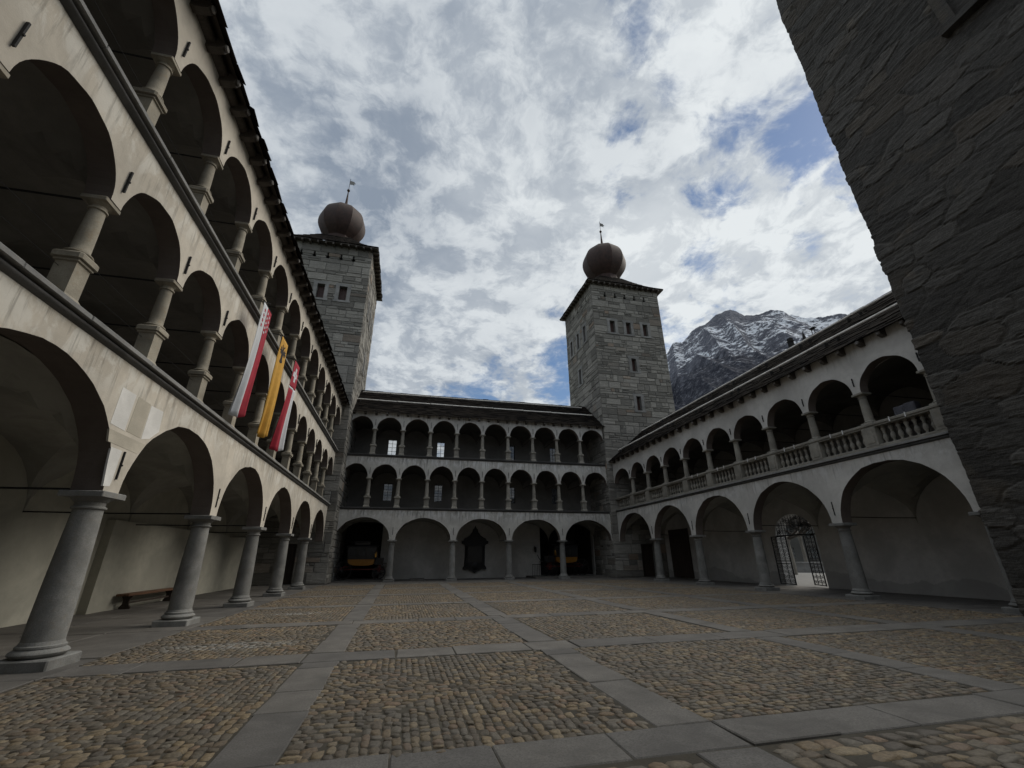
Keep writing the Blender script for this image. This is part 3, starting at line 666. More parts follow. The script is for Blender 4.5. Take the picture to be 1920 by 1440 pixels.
def tower_window(T, fn, u0, u1, z0, z1, shutter=True, fr=.30):
    b = MB()
    def bx(a, c, za, zb, d0, d1): b.prism([(a, za), (c, za), (c, zb), (a, zb)], fn, d0, d1)
    bx(u0-fr, u0, z0-.02, z1, .05, -.045); bx(u1, u1+fr, z0-.02, z1, .05, -.045); bx(u0-fr-.05, u1+fr+.05, z1, z1+.26, .05, -.04); bx(u0-fr-.08, u1+fr+.08, z0-.2, z0-.02, .05, -.07)
    w_ = link('window', b.mesh('window', m_ledge), T)
    s = MB(); s.prism([(u0, z0), (u1, z0), (u1, z1), (u0, z1)], fn, .42, .36)
    n = 3
    for k in range(n): s.prism([(u0+(u1-u0)*k/n+.01, z0+.03), (u0+(u1-u0)*(k+1)/n-.01, z0+.03), (u0+(u1-u0)*(k+1)/n-.01, z1-.03), (u0+(u1-u0)*k/n+.01, z1-.03)], fn, .36, .335)
    link('shutter', s.mesh('shutter', m_shutter if shutter else m_dark), w_)
def loops(us, z): 
    out = []
    for u in us: out += [(u-.07, u+.07, z+.18, z+.52), (u-.15, u+.15, z-.06, z+.18)]
    return out
def loop_dark(T, fn, us, z):
    b = MB()
    for u in us: b.prism([(u-.25, z-.15), (u+.25, z-.15), (u+.25, z+.6), (u-.25, z+.6)], fn, .478, .40)
    o = link('loophole', b.mesh('loophole', m_dark), T)
def tower(label, x0, x1, y0, y1, z, side, front_win, side_win, front_doors, loopf, loops_s, zl, group=None):
    T = thing('stone_tower', label, 'tower', ((x0+x1)/2, (y0+y1)/2, 0)); ox, oy = T.location.x, T.location.y; T['side'] = side
    x0 -= ox; x1 -= ox; y0 -= oy; y1 -= oy
    rng = random.Random(11 if side > 0 else 5)
    front_win = [(a-ox, c-ox, e, f) for a, c, e, f in front_win]; side_win = [(a-oy, c-oy, e, f) for a, c, e, f in side_win]; front_doors = [(a-ox, c-ox, e, f) for a, c, e, f in front_doors]
    loopf = [u-ox for u in loopf]; loops_s = [u-oy for u in loops_s]
    fF = lambda u, zz, d: (u, y0+d, zz)
    xs = x1 if side > 0 else x0
    fS = (lambda u, zz, d: (x1-d, u, zz)) if side > 0 else (lambda u, zz, d: (x0+d, u, zz))
    b, k = MB(), MB()
    e = .14
    def surr(ws): return ws
    masonry(b, k, fF, x0, x1, 0, z, front_win+front_doors+loops(loopf, zl), rng)
    masonry(b, k, fS, y0+.05, y1, 0, z, side_win+loops(loops_s, zl), rng)
    link('masonry', b.mesh('masonry', m_ash), T)
    k.box(x0+(.6 if side < 0 else .03), x1-(.6 if side > 0 else .03), y0+.6, y1-.03, 0, z-.05)
    link('mortar_core', k.mesh('mortar_core', m_mortar), T)
    for w_ in front_win: tower_window(T, fF, *w_)
    for w_ in side_win: tower_window(T, fS, *w_, shutter=True)
    for a, c, za, zb in front_doors:
        d = MB(); d.box(a, c, y0+.36, y0+.44, za, zb)
        for q in range(4): d.box(a+(c-a)*q/4+.01, a+(c-a)*(q+1)/4-.01, y0+.335, y0+.361, za+.05, zb-.05)
        link('door', d.mesh('door', m_door), T)
    loop_dark(T, fF, loopf, zl); loop_dark(T, fS, loops_s, zl)
    tower_roof(T, x0, x1, y0, y1, z)
    del T['side']
    return T, (x0+x1)/2, (y0+y1)/2
TR, cx, cy = tower('square stone tower with onion dome and three windows in a row, beside the snowy mountain', 17.45, 25.4, 35.5, 43.3, 29.0, -1,
    [(19.22, 19.80, 23.15, 24.55), (21.06, 21.62, 23.15, 24.55), (23.0, 23.58, 23.15, 24.55), (21.2, 21.74, 18.93, 20.36), (21.24, 21.74, 14.8, 16.25)],
    [(41.5, 42.1, 23.1, 25.0), (39.5, 40.1, 23.1, 25.0), (37.7, 38.25, 23.1, 25.0), (39.6, 40.2, 18.9, 20.65)],
    [(19.95, 21.2, .05, 2.62)], [19.02, 20.2, 21.33, 22.48, 23.64], [37.0, 38.2, 39.4, 40.6, 41.8], 27.5)
onion(TR, cx, cy, 32.7, 2.62)
TL, cx, cy = tower('square stone tower with onion dome rising behind the beige wing and its flags', -12.7, -4.76, 34.0, 41.9, 27.85, 1,
    [(-8.84, -8.22, 22.25, 23.65), (-7.05, -6.40, 22.25, 23.65)], [(36.0, 36.5, 22.2, 23.8), (38.0, 38.5, 22.2, 23.8), (40, 40.5, 22.2, 23.8), (38.0, 38.5, 17.5, 19.0)],
    [(-7.75, -6.95, .05, 2.58)], [-10.67, -9.58, -8.47, -7.35, -6.3], [35.5, 37, 38.5, 40], 26.45)
onion(TL, cx+.1, cy, 31.5, 2.3)
# ---- near tower, rough rubble, right edge of the view
def hash2(i, j, s): 
    v = np.sin(i*127.1+j*311.7+s*74.7)*43758.5453; return v-np.floor(v)
def vnoise(x, y, s=0.0):
    i, j = np.floor(x), np.floor(y); fx, fy = x-i, y-j; fx = fx*fx*(3-2*fx); fy = fy*fy*(3-2*fy)
    return (hash2(i,j,s)*(1-fx)+hash2(i+1,j,s)*fx)*(1-fy)+(hash2(i,j+1,s)*(1-fx)+hash2(i+1,j+1,s)*fx)*fy
def fbm(x, y, o=4, s=0.0):
    r = 0; a = .5
    for k in range(o): r = r+a*vnoise(x*2**k, y*2**k, s+k*3.3); a *= .5
    return r
def rubble(S, Z):
    s = S+.9*(fbm(S*.8, Z*1.1, 4, 2)-.5); z = Z+.55*(fbm(S*.55+9, Z*1.0, 4, 5)-.5)
    band = np.floor(z/4.0); big = 1.0
    gx, gz = s/1.75, z/.74
    ix, iz = np.floor(gx), np.floor(gz); f1 = np.full(S.shape, 9.); f2 = f1.copy(); idn = np.zeros(S.shape)
    for dx in (-1, 0, 1):
        for dz in (-1, 0, 1):
            cx_, cz_ = ix+dx, iz+dz
            px = cx_+.15+.7*hash2(cx_, cz_, 1)+.5*(cz_ % 2); pz = cz_+.25+.5*hash2(cx_, cz_, 2)
            d = np.maximum(np.abs(gx-px)*.95, np.abs(gz-pz)*1.0)*.55+.45*np.hypot(gx-px, gz-pz)
            h = hash2(cx_, cz_, 3); d = d*(.55+.8*h)
            c = d < f1; f2 = np.where(c, f1, np.minimum(f2, d)); idn = np.where(c, h, idn); f1 = np.where(c, d, f1)
    e = np.clip((f2-f1)/.11, 0, 1); e = e*e*(3-2*e)
    tl = (hash2(np.floor(idn*97), 0*idn, 6)-.5)*.35; lay = fbm(S*1.1+idn*31, (Z+S*tl)*10+idn*17, 4, 7)-.5; rough = fbm(S*6, Z*9, 3, 4)-.5
    disp = e*(.025+.045*(idn-.4))+.06*lay*(.35+.65*e)*(.2+1.5*hash2(np.floor(idn*53), 0*idn, 9)**2)+.045*rough-.03*(1-e)*fbm(S*1.3, Z*1.7, 2, 8)+.12*(fbm(S*.8, Z*.9, 3, 12)-.5)
    return disp, idn, e
def near_tower():
    T = thing('stone_tower', 'huge dark rubble stone tower close by, cutting off the upper right corner', 'tower', (20.9, 5.4, 0))
    X3, Y1, Y0, H = 16.75, 9.66, .6, 33.0; ox, oy = 20.9, 5.4
    res = .045
    sa = np.arange(0, (Y1-Y0)+2.6, res); za = np.arange(0, H, res*1.25)
    S, Z = np.meshgrid(sa, za, indexing='ij'); disp, idn, e = rubble(S, Z)
    L = Y1-Y0; rc = .10
    # path: along the court face (towards +y), round the corner, then along the north face (+x)
    px = np.where(S < L-rc, X3, 0.); py = np.where(S < L-rc, Y0+S, 0.); nx = np.where(S < L-rc, -1., 0.); ny = np.zeros_like(S)
    arc = (S >= L-rc) & (S < L-rc+rc*math.pi/2); a = (S-(L-rc))/rc
    px = np.where(arc, X3+rc-rc*np.cos(a), px); py = np.where(arc, Y1-rc+rc*np.sin(a), py); nx = np.where(arc, -np.cos(a), nx); ny = np.where(arc, np.sin(a), ny)
    nor = S >= L-rc+rc*math.pi/2; px = np.where(nor, X3+rc+(S-(L-rc+rc*math.pi/2)), px); py = np.where(nor, Y1, py); ny = np.where(nor, 1., ny)
    slab = np.exp(-((Z % 3.1-1.0)/.05)**2)*0
    V = np.stack([px+nx*disp-ox, py+ny*disp-oy, Z], -1).reshape(-1, 3)
    ns, nz = S.shape; I = np.arange(ns*nz).reshape(ns, nz)
    F = np.stack([I[1:, :-1], I[:-1, :-1], I[:-1, 1:], I[1:, 1:]], -1).reshape(-1, 4)
    m, t, b = mat('rubble_schist'); tc = t.node('ShaderNodeTexCoord').outputs['Object']
    at = t.node('ShaderNodeAttribute', attribute_name='tone').outputs['Fac']
    lay = t.noise(t.scale(tc, (1, 1, 9)), 2.2, 7, .68, .6); n2 = t.noise(tc, 26, 4, .65); n4 = t.noise(tc, .8, 5, .6)
    c = t.mix(t.ramp(lay, .3, .7), (.036, .033, .030), (.088, .082, .073)); c = t.mix(t.ramp(n4, .56, .74, 0, .55), c, (.13, .105, .075))
    at2 = t.math('FRACT', t.math('MULTIPLY', at, 23.7)); c = t.mix(t.ramp(at2, .75, .98, 0, .5), c, (.085, .068, .050)); c = t.mix(t.ramp(n2, .5, .72, 0, .5), c, (.15, .145, .13)); k = t.ramp(at, 0, 1, .68, 1.28, False); c = t.mix(1.0, c, t.node('ShaderNodeCombineColor', ins={0: k, 1: k, 2: k}).outputs[0], 'MULTIPLY')
    t.l.new(c, b.inputs['Base Color']); b.inputs['Roughness'].default_value = .8; b.inputs['Specular IOR Level'].default_value = .3; bump(t, b, t.math('ADD', lay, t.math('MULTIPLY', n2, .5)), .8, .05)
    me = np_mesh('masonry', V, F, m, False); a_ = me.attributes.new('tone', 'FLOAT', 'POINT'); a_.data.foreach_set('value', idn.astype(np.float32).ravel())
    link('masonry', me, T)
    k = MB(); k.box(X3+.3-ox, 25.0-ox, Y0-oy, Y1-.35-oy, 0, H); link('mortar_core', k.mesh('mortar_core', m_mortar), T)
    w_ = MB(); w_.bbox(X3-.34-ox, X3+.3-ox, 2.6-oy, 5.35-oy, 17.95, 18.2, .03); w_.box(X3-.16-ox, X3+.3-ox, 4.9-oy, 5.25-oy, 18.2, 20.2)
    link('window_sill', w_.mesh('window_sill', m), T)
    return T
near_tower()

# the palace block closing the court behind the viewer
PB = thing('palace', 'tall grey palace block closing the court behind the viewer', 'building', (6, -9, 0), 0)
b = MB(); wh = [(x, x+1.3, z, z+2.1) for x in (-15,-11.5,-8,-4.5,-1,2.5,6,9.5,13) for z in (2, 6, 10.5)]
wall_holes(b, lambda u, z, d: (-u, -d, z), -20, 20, 0, 15, wh, .3); b.box(-20, 20, -12, -.31, 0, 15); link('wall', b.mesh('wall', m_plasterB), PB)
for a, c, z0, z1 in wh:
    g = MB(); g.box(-c, -a, -.26, -.2, z0, z1); link('window', g.mesh('window', m_cornice), PB)
b = MB(); b.extrude_x([(.8, 14.8), (-6, 19), (-12.8, 14.8), (-12.8, 15.02), (-6, 19.3), (.8, 15.02)], -20.6, 20.6); link('roof', b.mesh('roof', m_slate), PB)

# ================================================================ GROUND
def sheet(name, x0, x1, y0, y1, z, m, n=1):
    b = MB(); b.add([(x0,y0,z),(x1,y0,z),(x1,y1,z),(x0,y1,z)], [(0,1,2,3)]); o = link(name, b.mesh(name, m)); o['kind'] = 'structure'; return o
m_land = plain('valley_land', (.10, .11, .07), .95, 0, .4, .02)
sheet('ground', -9000, 9000, -9000, 9000, -.02, m_land)
sheet('courtyard_bed', -10.4, 22.6, -8, 40.2, -.008, m_dirt)
m_plaza = plain('plaza_gravel', (.15, .148, .142), .9, 0, .12, 3)
sheet('plaza', 22.2, 80, 5, 80, .004, m_plaza)
SX = [(-1.42, -.86), (2.66, 3.26), (7.40, 7.96), (12.0, 12.56)]; SY = [(4.19, 4.79), (8.86, 9.60), (13.45, 14.1), (18.2, 18.8), (23.0, 23.6), (27.8, 28.4), (32.6, 33.5)]
XA, XB, YA, YB_ = -4.95, 17.0, .9, 33.5
def slab_strip(b, x0, x1, y0, y1, along):
    L0, L1 = (x0, x1) if along == 'x' else (y0, y1); p = L0
    while p < L1-1e-3:
        e = min(L1, p+random.uniform(.85, 1.75)); e = L1 if L1-e < .4 else e
        g = .009; z = .022+random.uniform(-.006, .006); j = lambda: random.uniform(-.02, .02)
        if along == 'x': q = [(p+g,y0+j()),(e-g,y0+j()),(e-g+j(),y1+j()),(p+g+j(),y1+j())]
        else: q = [(x0+j(),p+g),(x1+j(),p+g),(x1+j(),e-g+j()),(x0+j(),e-g+j())]
        tilt = [random.uniform(-.005, .005) for _ in range(4)]
        cx_, cy_ = sum(a[0] for a in q)/4, sum(a[1] for a in q)/4
        ins = [(a+math.copysign(.012, cx_-a), c+math.copysign(.012, cy_-c)) for a, c in q]
        b.add([(a, c, -.02) for a, c in q]+[(a, c, z-.010+tt) for (a, c), tt in zip(q, tilt)]+[(a, c, z+tt) for (a, c), tt in zip(ins, tilt)],
              [(0,1,5,4),(1,2,6,5),(2,3,7,6),(3,0,4,7),(4,5,9,8),(5,6,10,9),(6,7,11,10),(7,4,8,11),(8,9,10,11)])
        p = e
b = MB()
ys = [YA]+[v for s in SY for v in s]
for x0, x1 in SX:
    for k in range(len(SY)):
        slab_strip(b, x0, x1, (YA if k == 0 else SY[k-1][1])+.01, SY[k][0]-.01, 'y')
for y0, y1 in SY: slab_strip(b, XA, XB, y0, y1, 'x')
o = link('stone_path', b.mesh('stone_path', m_slab)); o['kind'] = 'structure'
b = MB()
for k in range(3): slab_strip(b, -9.85+k*1.635, -9.85+(k+1)*1.635-.004, -4.5, 33.9, 'y')
for k in range(3): slab_strip(b, 17.02+k*1.6, 17.02+(k+1)*1.6-.004, 9.8, 35.4, 'y')
for k in range(4): slab_strip(b, -4.7, 17.4, 33.55+k*1.5, 33.55+(k+1)*1.5-.004, 'x')
o = link('gallery_pavement', b.mesh('gallery_pavement', m_slab)); o['kind'] = 'structure'
m_sand = stone('joint_sand', (.075, .067, .053), .5, 1.0, rough=.95)
b = MB(); b.add([(XA,YA,.004),(XB,YA,.004),(XB,YB_,.004),(XA,YB_,.004)], [(0,1,2,3)]); o = link('sand_bed', b.mesh('sand_bed', m_sand)); o['kind'] = 'structure'
def cobbles():
    px = [XA]+[v for s in SX for v in s]+[XB]; py = [YA]+[v for s in SY for v in s]
    rng = np.random.default_rng(3); C = []
    for i in range(0, len(px), 2):
        for j in range(0, len(py)-1, 2):
            x0, x1, y0, y1 = px[i], px[i+1], py[j], py[j+1]; cx_, cy_ = (x0+x1)/2, (y0+y1)/2; hw, hh = (x1-x0)/2, (y1-y0)/2
            near = y0 < 4.5
            k = 1.6 if near else 1.0
            mode = rng.integers(0, 3)
            for ori in (0, 1):
                A, B = (hw, hh) if ori == 0 else (hh, hw)
                r = -B+.05
                while r < B-.03:
                    rp = rng.uniform(.075, .12)*k; a = -A+.03-rng.uniform(0, .1)
                    while a < A-.03:
                        ln = rng.uniform(.08, .20)*k
                        u, v_ = a+ln/2, r+rp/2+rng.normal(0, .006)
                        if u+ln*.4 < A and v_+rp*.35 < B:
                            X, Y = (u, v_) if ori == 0 else (v_, u)
                            ew = abs(X)/hw > abs(Y)/hh+.03*rng.normal()
                            want = {0: (1 if ew else 0), 1: (0 if ew else 1), 2: 0}[int(mode)]
                            if want == ori: C.append((cx_+X, cy_+Y, ln*rng.uniform(.49, .545), rp*rng.uniform(.50, .56), (0 if ori == 0 else math.pi/2)+rng.normal(0, .07)))
                        a += ln
                    r += rp
    C = np.array(C); n = len(C)
    m = 8; th = np.linspace(0, 2*math.pi, m, endpoint=False); ex = .52
    c_, s_ = np.cos(th), np.sin(th); sx = np.sign(c_)*np.abs(c_)**ex; sy = np.sign(s_)*np.abs(s_)**ex
    tx = np.concatenate([sx*1.0, sx*.88, sx*.47, [0]]); ty = np.concatenate([sy*1.0, sy*.86, sy*.44, [0]]); tz = np.concatenate([np.full(m, -.35), np.full(m, .74), np.full(m, .98), [1.0]])
    nv = len(tx); jit = 1+rng.normal(0, .10, (n, nv)); 
    lx = tx[None]*C[:, 2:3]*jit; ly = ty[None]*C[:, 3:4]*(1+rng.normal(0, .10, (n, nv))); hz = rng.uniform(.019, .028, (n, 1))
    lz = tz[None]*hz+rng.normal(0, .0022, (n, nv))-.006
    lz += (lx*rng.normal(0, .06, (n, 1))+ly*rng.normal(0, .06, (n, 1)))
    ca, sa = np.cos(C[:, 4:5]), np.sin(C[:, 4:5])
    V = np.stack([C[:, 0:1]+lx*ca-ly*sa, C[:, 1:2]+lx*sa+ly*ca, lz], -1).reshape(-1, 3)
    F = []
    for k in range(2):
        for q in range(m): F.append((k*m+q, k*m+(q+1) % m, (k+1)*m+(q+1) % m, (k+1)*m+q))
    F4 = np.array(F); T3 = np.array([(2*m+q, 2*m+(q+1) % m, 3*m, 3*m) for q in range(m)])
    # top fan as quads over pairs
    fan = np.array([(3*m, 2*m+q, 2*m+(q+1) % m, 2*m+(q+2) % m) for q in range(0, m, 2)])
    F = np.concatenate([F4, fan]); FF = (F[None]+(np.arange(n)*nv)[:, None, None]).reshape(-1, 4)
    o = link('cobblestones', np_mesh('cobblestones', V, FF, m_cob, True)); o['kind'] = 'stuff'; o['label'] = 'worn brown and grey cobblestones set between the granite strips'
    return n
print('cobbles', cobbles())

# ================================================================ MOUNTAIN
def mountain():
    prof = [(-60,5),(-30,6),(-8,6),(8,6),(17,7),(24,14),(28,19.5),(33,23.0),(35.7,24.2),(36.6,25.3),(37.8,25.2),(39.3,26.4),(41.1,27.2),(42.7,27.6),(43.7,27.85),(44.3,28.0),(44.8,27.75),(45.8,26.95),(46.7,26.8),(47.7,26.75),(48.8,26.65),(49.8,26.3),(50.5,25.7),(52.1,24.8),(53.5,24.5),(54.8,24.4),(55.7,24.1),(58,22),(62,20),(68,18),(80,15),(100,10)]
    pa = np.array([p[0] for p in prof]); pe = np.array([p[1] for p in prof])
    az = np.concatenate([np.arange(-60, 30, .6), np.arange(30, 66, .07), np.arange(66, 100, .6)])
    n = 240; t = np.linspace(0, 1.18, n)
    A, Tt = np.meshgrid(az, t, indexing='ij'); el = np.interp(A, pa, pe)
    Rr = 1500+2900*Tt
    ridge_d = 4400.; zr = np.tan(np.radians(el))*ridge_d
    base = np.where(Tt <= 1, Tt**1.12, 1-(Tt-1)*2.2)
    X, Y = Rr*np.sin(np.radians(A)), Rr*np.cos(np.radians(A))
    def ridged(s, o, sd): 
        r = 0; a = .5
        for k in range(o): r = r+a*(1-np.abs(2*vnoise(X/s*2**k, Y/s*2**k+.37*A, sd+k)-1)); a *= .52
        return r
    g = (ridged(900., 6, 3)-.55)*900*np.sin(np.clip(Tt, 0, 1)*math.pi)**.8*.62+(ridged(160., 4, 9)-.5)*110*np.clip(1-np.abs(Tt-.75)*1.1, .25, 1)
    edge = (ridged(120., 4, 21)-.5)*55*np.clip((Tt-.8)/.2, 0, 1)
    Zm = zr*base+g*.6+edge-20*(Tt < .01)
    V = np.stack([X, Y, np.maximum(Zm, -30)], -1).reshape(-1, 3); I = np.arange(A.size).reshape(A.shape)
    F = np.stack([I[1:, :-1], I[:-1, :-1], I[:-1, 1:], I[1:, 1:]], -1).reshape(-1, 4)
    m, tt, b = mat('alpine_rock'); geo = tt.node('ShaderNodeNewGeometry'); P = geo.outputs['Position']; N = geo.outputs['Normal']
    sp = tt.node('ShaderNodeSeparateXYZ', ins={0: P}); sn = tt.node('ShaderNodeSeparateXYZ', ins={0: N})
    n1 = tt.noise(P, .004, 8, .68, .5); n2 = tt.noise(P, .030, 8, .72, .5); n3 = tt.noise(P, .0016, 5, .6)
    rock = tt.mix(tt.ramp(n2, .3, .7), (.085, .090, .112), (.20, .21, .245))  # rock and snow lean blue: distance haze put into their colours
    f = tt.math('ADD', tt.math('MULTIPLY', tt.math('SUBTRACT', sn.outputs[2], .62), 1.5), tt.math('MULTIPLY', tt.math('SUBTRACT', n2, .5), 2.6))
    f = tt.math('ADD', f, tt.math('MULTIPLY', tt.math('SUBTRACT', n1, .5), 2.2)); f = tt.math('ADD', f, tt.ramp(sp.outputs[2], 900, 1700, -.55, .18))
    pk = tt.vmath('DISTANCE', P, (3090, 3130, 2230)).outputs[1]; f = tt.math('SUBTRACT', f, tt.ramp(tt.math('ADD', pk, tt.math('MULTIPLY', n2, 260)), 520, 300, 0, 1.5)); f = tt.math('SUBTRACT', f, .24)
    snow = tt.ramp(f, -.12, .22); c = tt.mix(snow, rock, (.74, .78, .84))
    fz = tt.math('ADD', sp.outputs[2], tt.math('MULTIPLY', tt.math('SUBTRACT', n1, .5), 1500))
    wood_ = tt.math('MULTIPLY', tt.ramp(fz, 1480, 1180), tt.ramp(n2, .66, .50, .25, 1.0)); c = tt.mix(wood_, c, tt.mix(tt.ramp(n2, .35, .65), (.026, .030, .045), (.065, .068, .082)))
    tt.l.new(c, b.inputs['Base Color']); b.inputs['Roughness'].default_value = .95; b.inputs['Specular IOR Level'].default_value = .1; bump(tt, b, n2, .8, 30)
    o = link('mountain', np_mesh('mountain', V, F, m, False)); o['kind'] = 'structure'
mountain()

# ================================================================ BANNERS
m_fw = plain('cloth_white', (.58, .60, .63), .85, 0, .05, 4); m_fr = plain('cloth_red', (.34, .018, .038), .85, 0, .12, 4); m_fy = plain('cloth_yellow', (.55, .30, .045), .85, 0, .1, 4); m_fk = plain('cloth_black', (.02, .015, .015), .85, 0, .1, 4)
def banner(label, y, kind, seed):
    """long banner hung parallel to the wall from a pole; x grows away from the wall"""
    rng = random.Random(seed); W, H = .78, 3.55
    T = thing('banner', label, 'flag', (-4.78, y, 9.14), 0, None)
    ph = rng.uniform(0, 6); 
    def P(s, q, off=0.0):      # s 0..1 across (towards +y), q 0..1 down
        gather = 1-.50*q**1.3; yy = W*(.5+(s-.5)*gather)+.14*q; wob = .05*q*math.sin(11*s+ph+2*q)+.06*q*math.sin(3.1*q+ph+1.2*s)+.03*q*q*math.sin(16*s+2*ph)
        return (-.02+wob+off-.16*q+.30*(s-.5)*q, yy, -.03-H*q*(1-.0*s)-(.10*math.sin(3.14*s) if q > .99 else 0))
    nu, nv = 18, 44
    split = {'valais': .52, 'yellow': 9, 'swiss': 9}[kind]
    def facecol(s, q):
        if kind == 'valais': return 0 if s < split else 1
        if kind == 'yellow': return 2
        if q < .30: return 1
        if abs(q-.31) < .012: return 0
        return 1 if s < .74 else 0
    def patchmesh(sel, m, nm, par):
        b = MB(); idx = {}
        def vid(i, j):
            if (i, j) not in idx: idx[(i, j)] = len(b.v); b.v.append(P(i/nu, j/nv))
            return idx[(i, j)]
        for i in range(nu):
            for j in range(nv):
                if sel(facecol((i+.5)/nu, (j+.5)/nv)): b.f.append((vid(i,j), vid(i+1,j), vid(i+1,j+1), vid(i,j+1))); b.m.append(0)
        me = b.mesh(nm, m, 180); o = link(nm, me, par); sd = o.modifiers.new('thick', 'SOLIDIFY'); sd.thickness = .006; return o
    mats = [m_fw, m_fr, m_fy]; cl = None
    used = sorted({facecol((i+.5)/nu, (j+.5)/nv) for i in range(nu) for j in range(nv)}, key=lambda k: {'valais': [0,1,2], 'yellow': [2,0,1], 'swiss': [1,0,2]}[kind].index(k))
    for k in used:
        o = patchmesh(lambda c, k=k: c == k, mats[k], 'cloth' if cl is None else 'cloth_panel', T if cl is None else cl)
        cl = cl or o
    def emblem(poly, m, nm):
        b = MB(); n = len(poly)
        b.add([P(s, q, .012) for s, q in poly]+[P(s, q, -.018) for s, q in poly], [tuple(range(n)), tuple(range(2*n-1, n-1, -1))]+[(i, (i+1) % n, n+(i+1) % n, n+i) for i in range(n)])
        link(nm, b.mesh(nm, m), cl)
    def star(s, q, r, m):
        pts = []
        for k in range(10):
            a = math.pi/2+k*math.pi/5; rr = r if k % 2 == 0 else r*.45; pts.append((s+rr*math.cos(a)/W, q-rr*math.sin(a)/H))
        emblem(pts, m, 'star')
    if kind == 'valais':
        for k in range(4): star(.27, .052+.047*k, .075, m_fr)
        for k in range(5): star(.52+(0), .04+.05*k, .06, m_fw if False else m_fr) if False else None
        for k in range(5): star(.60, .045+.047*k, .062, m_fw)
        for k in range(4): star(.83, .06+.047*k, .062, m_fw)
    if kind == 'swiss':
        emblem([(.40,.06),(.62,.06),(.62,.115),(.84,.115),(.84,.17),(.62,.17),(.62,.225),(.40,.225),(.40,.17),(.17,.17),(.17,.115),(.40,.115)], m_fw, 'cross')
    if kind == 'yellow':
        body = [(.5,.07),(.56,.075),(.57,.10),(.60,.15),(.58,.20),(.64,.235),(.5,.25),(.36,.235),(.42,.20),(.40,.15),(.43,.10),(.44,.075)]
        emblem(body, m_fk, 'eagle')
        for sg in (1, -1):
            for k, (a, l) in enumerate(((.9, .30), (.45, .36), (.0, .36), (-.45, .32), (-.9, .24))):
                s0, q0 = .5+sg*.09, .13; ds, dq = sg*math.cos(a)*l, -math.sin(a)*l*W/H
                emblem([(s0, q0-.008), (s0+ds*.6, q0+dq*.6-.010), (s0+ds, q0+dq), (s0+ds*.6, q0+dq*.6+.010), (s0, q0+.010)], m_fk, 'eagle_feather')
            emblem([(.5+sg*.04,.08),(.5+sg*.12,.055),(.5+sg*.2,.062),(.5+sg*.12,.078)], m_fk, 'eagle_head')
        emblem([(.45,.12),(.55,.12),(.55,.155),(.5,.175),(.45,.155)], m_fr, 'shield')
    b = MB(); b.tube([(-.02, -.06, 0), (-.02, W+.06, 0)], .014, 8); b.tube([(-.75, W*.5, .28), (-.35, W*.5, .22), (.02, W*.5, .14)], .016, 8)
    b.tube([(.0, W*.5, .14), (-.02, .0, .0)], .006, 5); b.tube([(.0, W*.5, .14), (-.02, W, .0)], .006, 5)
    link('pole', b.mesh('pole', m_iron), T)
    return T
banner('white and red banner with stars hanging nearest the viewer', 13.0, 'valais', 1)
banner('yellow banner with a black eagle hanging between two red ones', 15.32, 'yellow', 2)
banner('red banner with a white cross hanging farthest along the gallery', 17.42, 'swiss', 3)

# ================================================================ BENCH
BN = thing('bench', 'low brown wooden bench against the cream wall under the left arcade', 'bench', (-9.3, 21.3, .02), R(90))
b = MB(); b.bbox(-1.95, 1.95, -.20, .20, .43, .50, .012); link('seat', b.mesh('seat', m_bench), BN)
for x in (-1.6, 1.5):
    b = MB(); poly = [(-.17, 0), (.17, 0), (.17, .06), (.10, .15), (.09, .28), (.15, .38), (.16, .43), (-.16, .43), (-.15, .38), (-.09, .28), (-.10, .15), (-.17, .06)]
    b.prism(poly, lambda a, c, d: (x+d, a, c), -.03, .03); link('leg', b.mesh('leg', m_door), BN)
b = MB(); b.box(-1.57, 1.47, -.02, .02, .16, .22); link('stretcher', b.mesh('stretcher', m_door), BN)

# ================================================================ STAGECOACHES
m_cy = plain('coach_yellow', (.30, .13, .012), .35, 0, .08, 3); m_ck = plain('coach_black', (.012, .012, .013), .35, 0, .2, 3); m_cr = plain('coach_red', (.16, .02, .015), .45); m_cg = plain('coach_glass', (.03, .032, .035), .1, 0, .2, 2); m_lamp = plain('lamp_brass', (.45, .25, .06), .3, .9)
def wheel_mesh(r):
    b = MB(); n = 28; k = 12
    prof = [(r-.05, -.025), (r, -.03), (r, .03), (r-.05, .025)]
    for i in range(n):
        a0, a1 = 2*math.pi*i/n, 2*math.pi*(i+1)/n
        v = [(q*math.cos(a), y, q*math.sin(a)) for a in (a0, a1) for q, y in prof]
        b.add(v, [(0,1,5,4),(1,2,6,5),(2,3,7,6),(3,0,4,7)])
    for i in range(k):
        a = 2*math.pi*i/k; b.tube([(0, 0, 0), ((r-.03)*math.cos(a), 0, (r-.03)*math.sin(a))], .016, 5)
    b.tube([(0, -.09, 0), (0, .09, 0)], .075, 10)
    return b.mesh('wheel', m_ck, 40)
wr, wf = wheel_mesh(.60), wheel_mesh(.43)
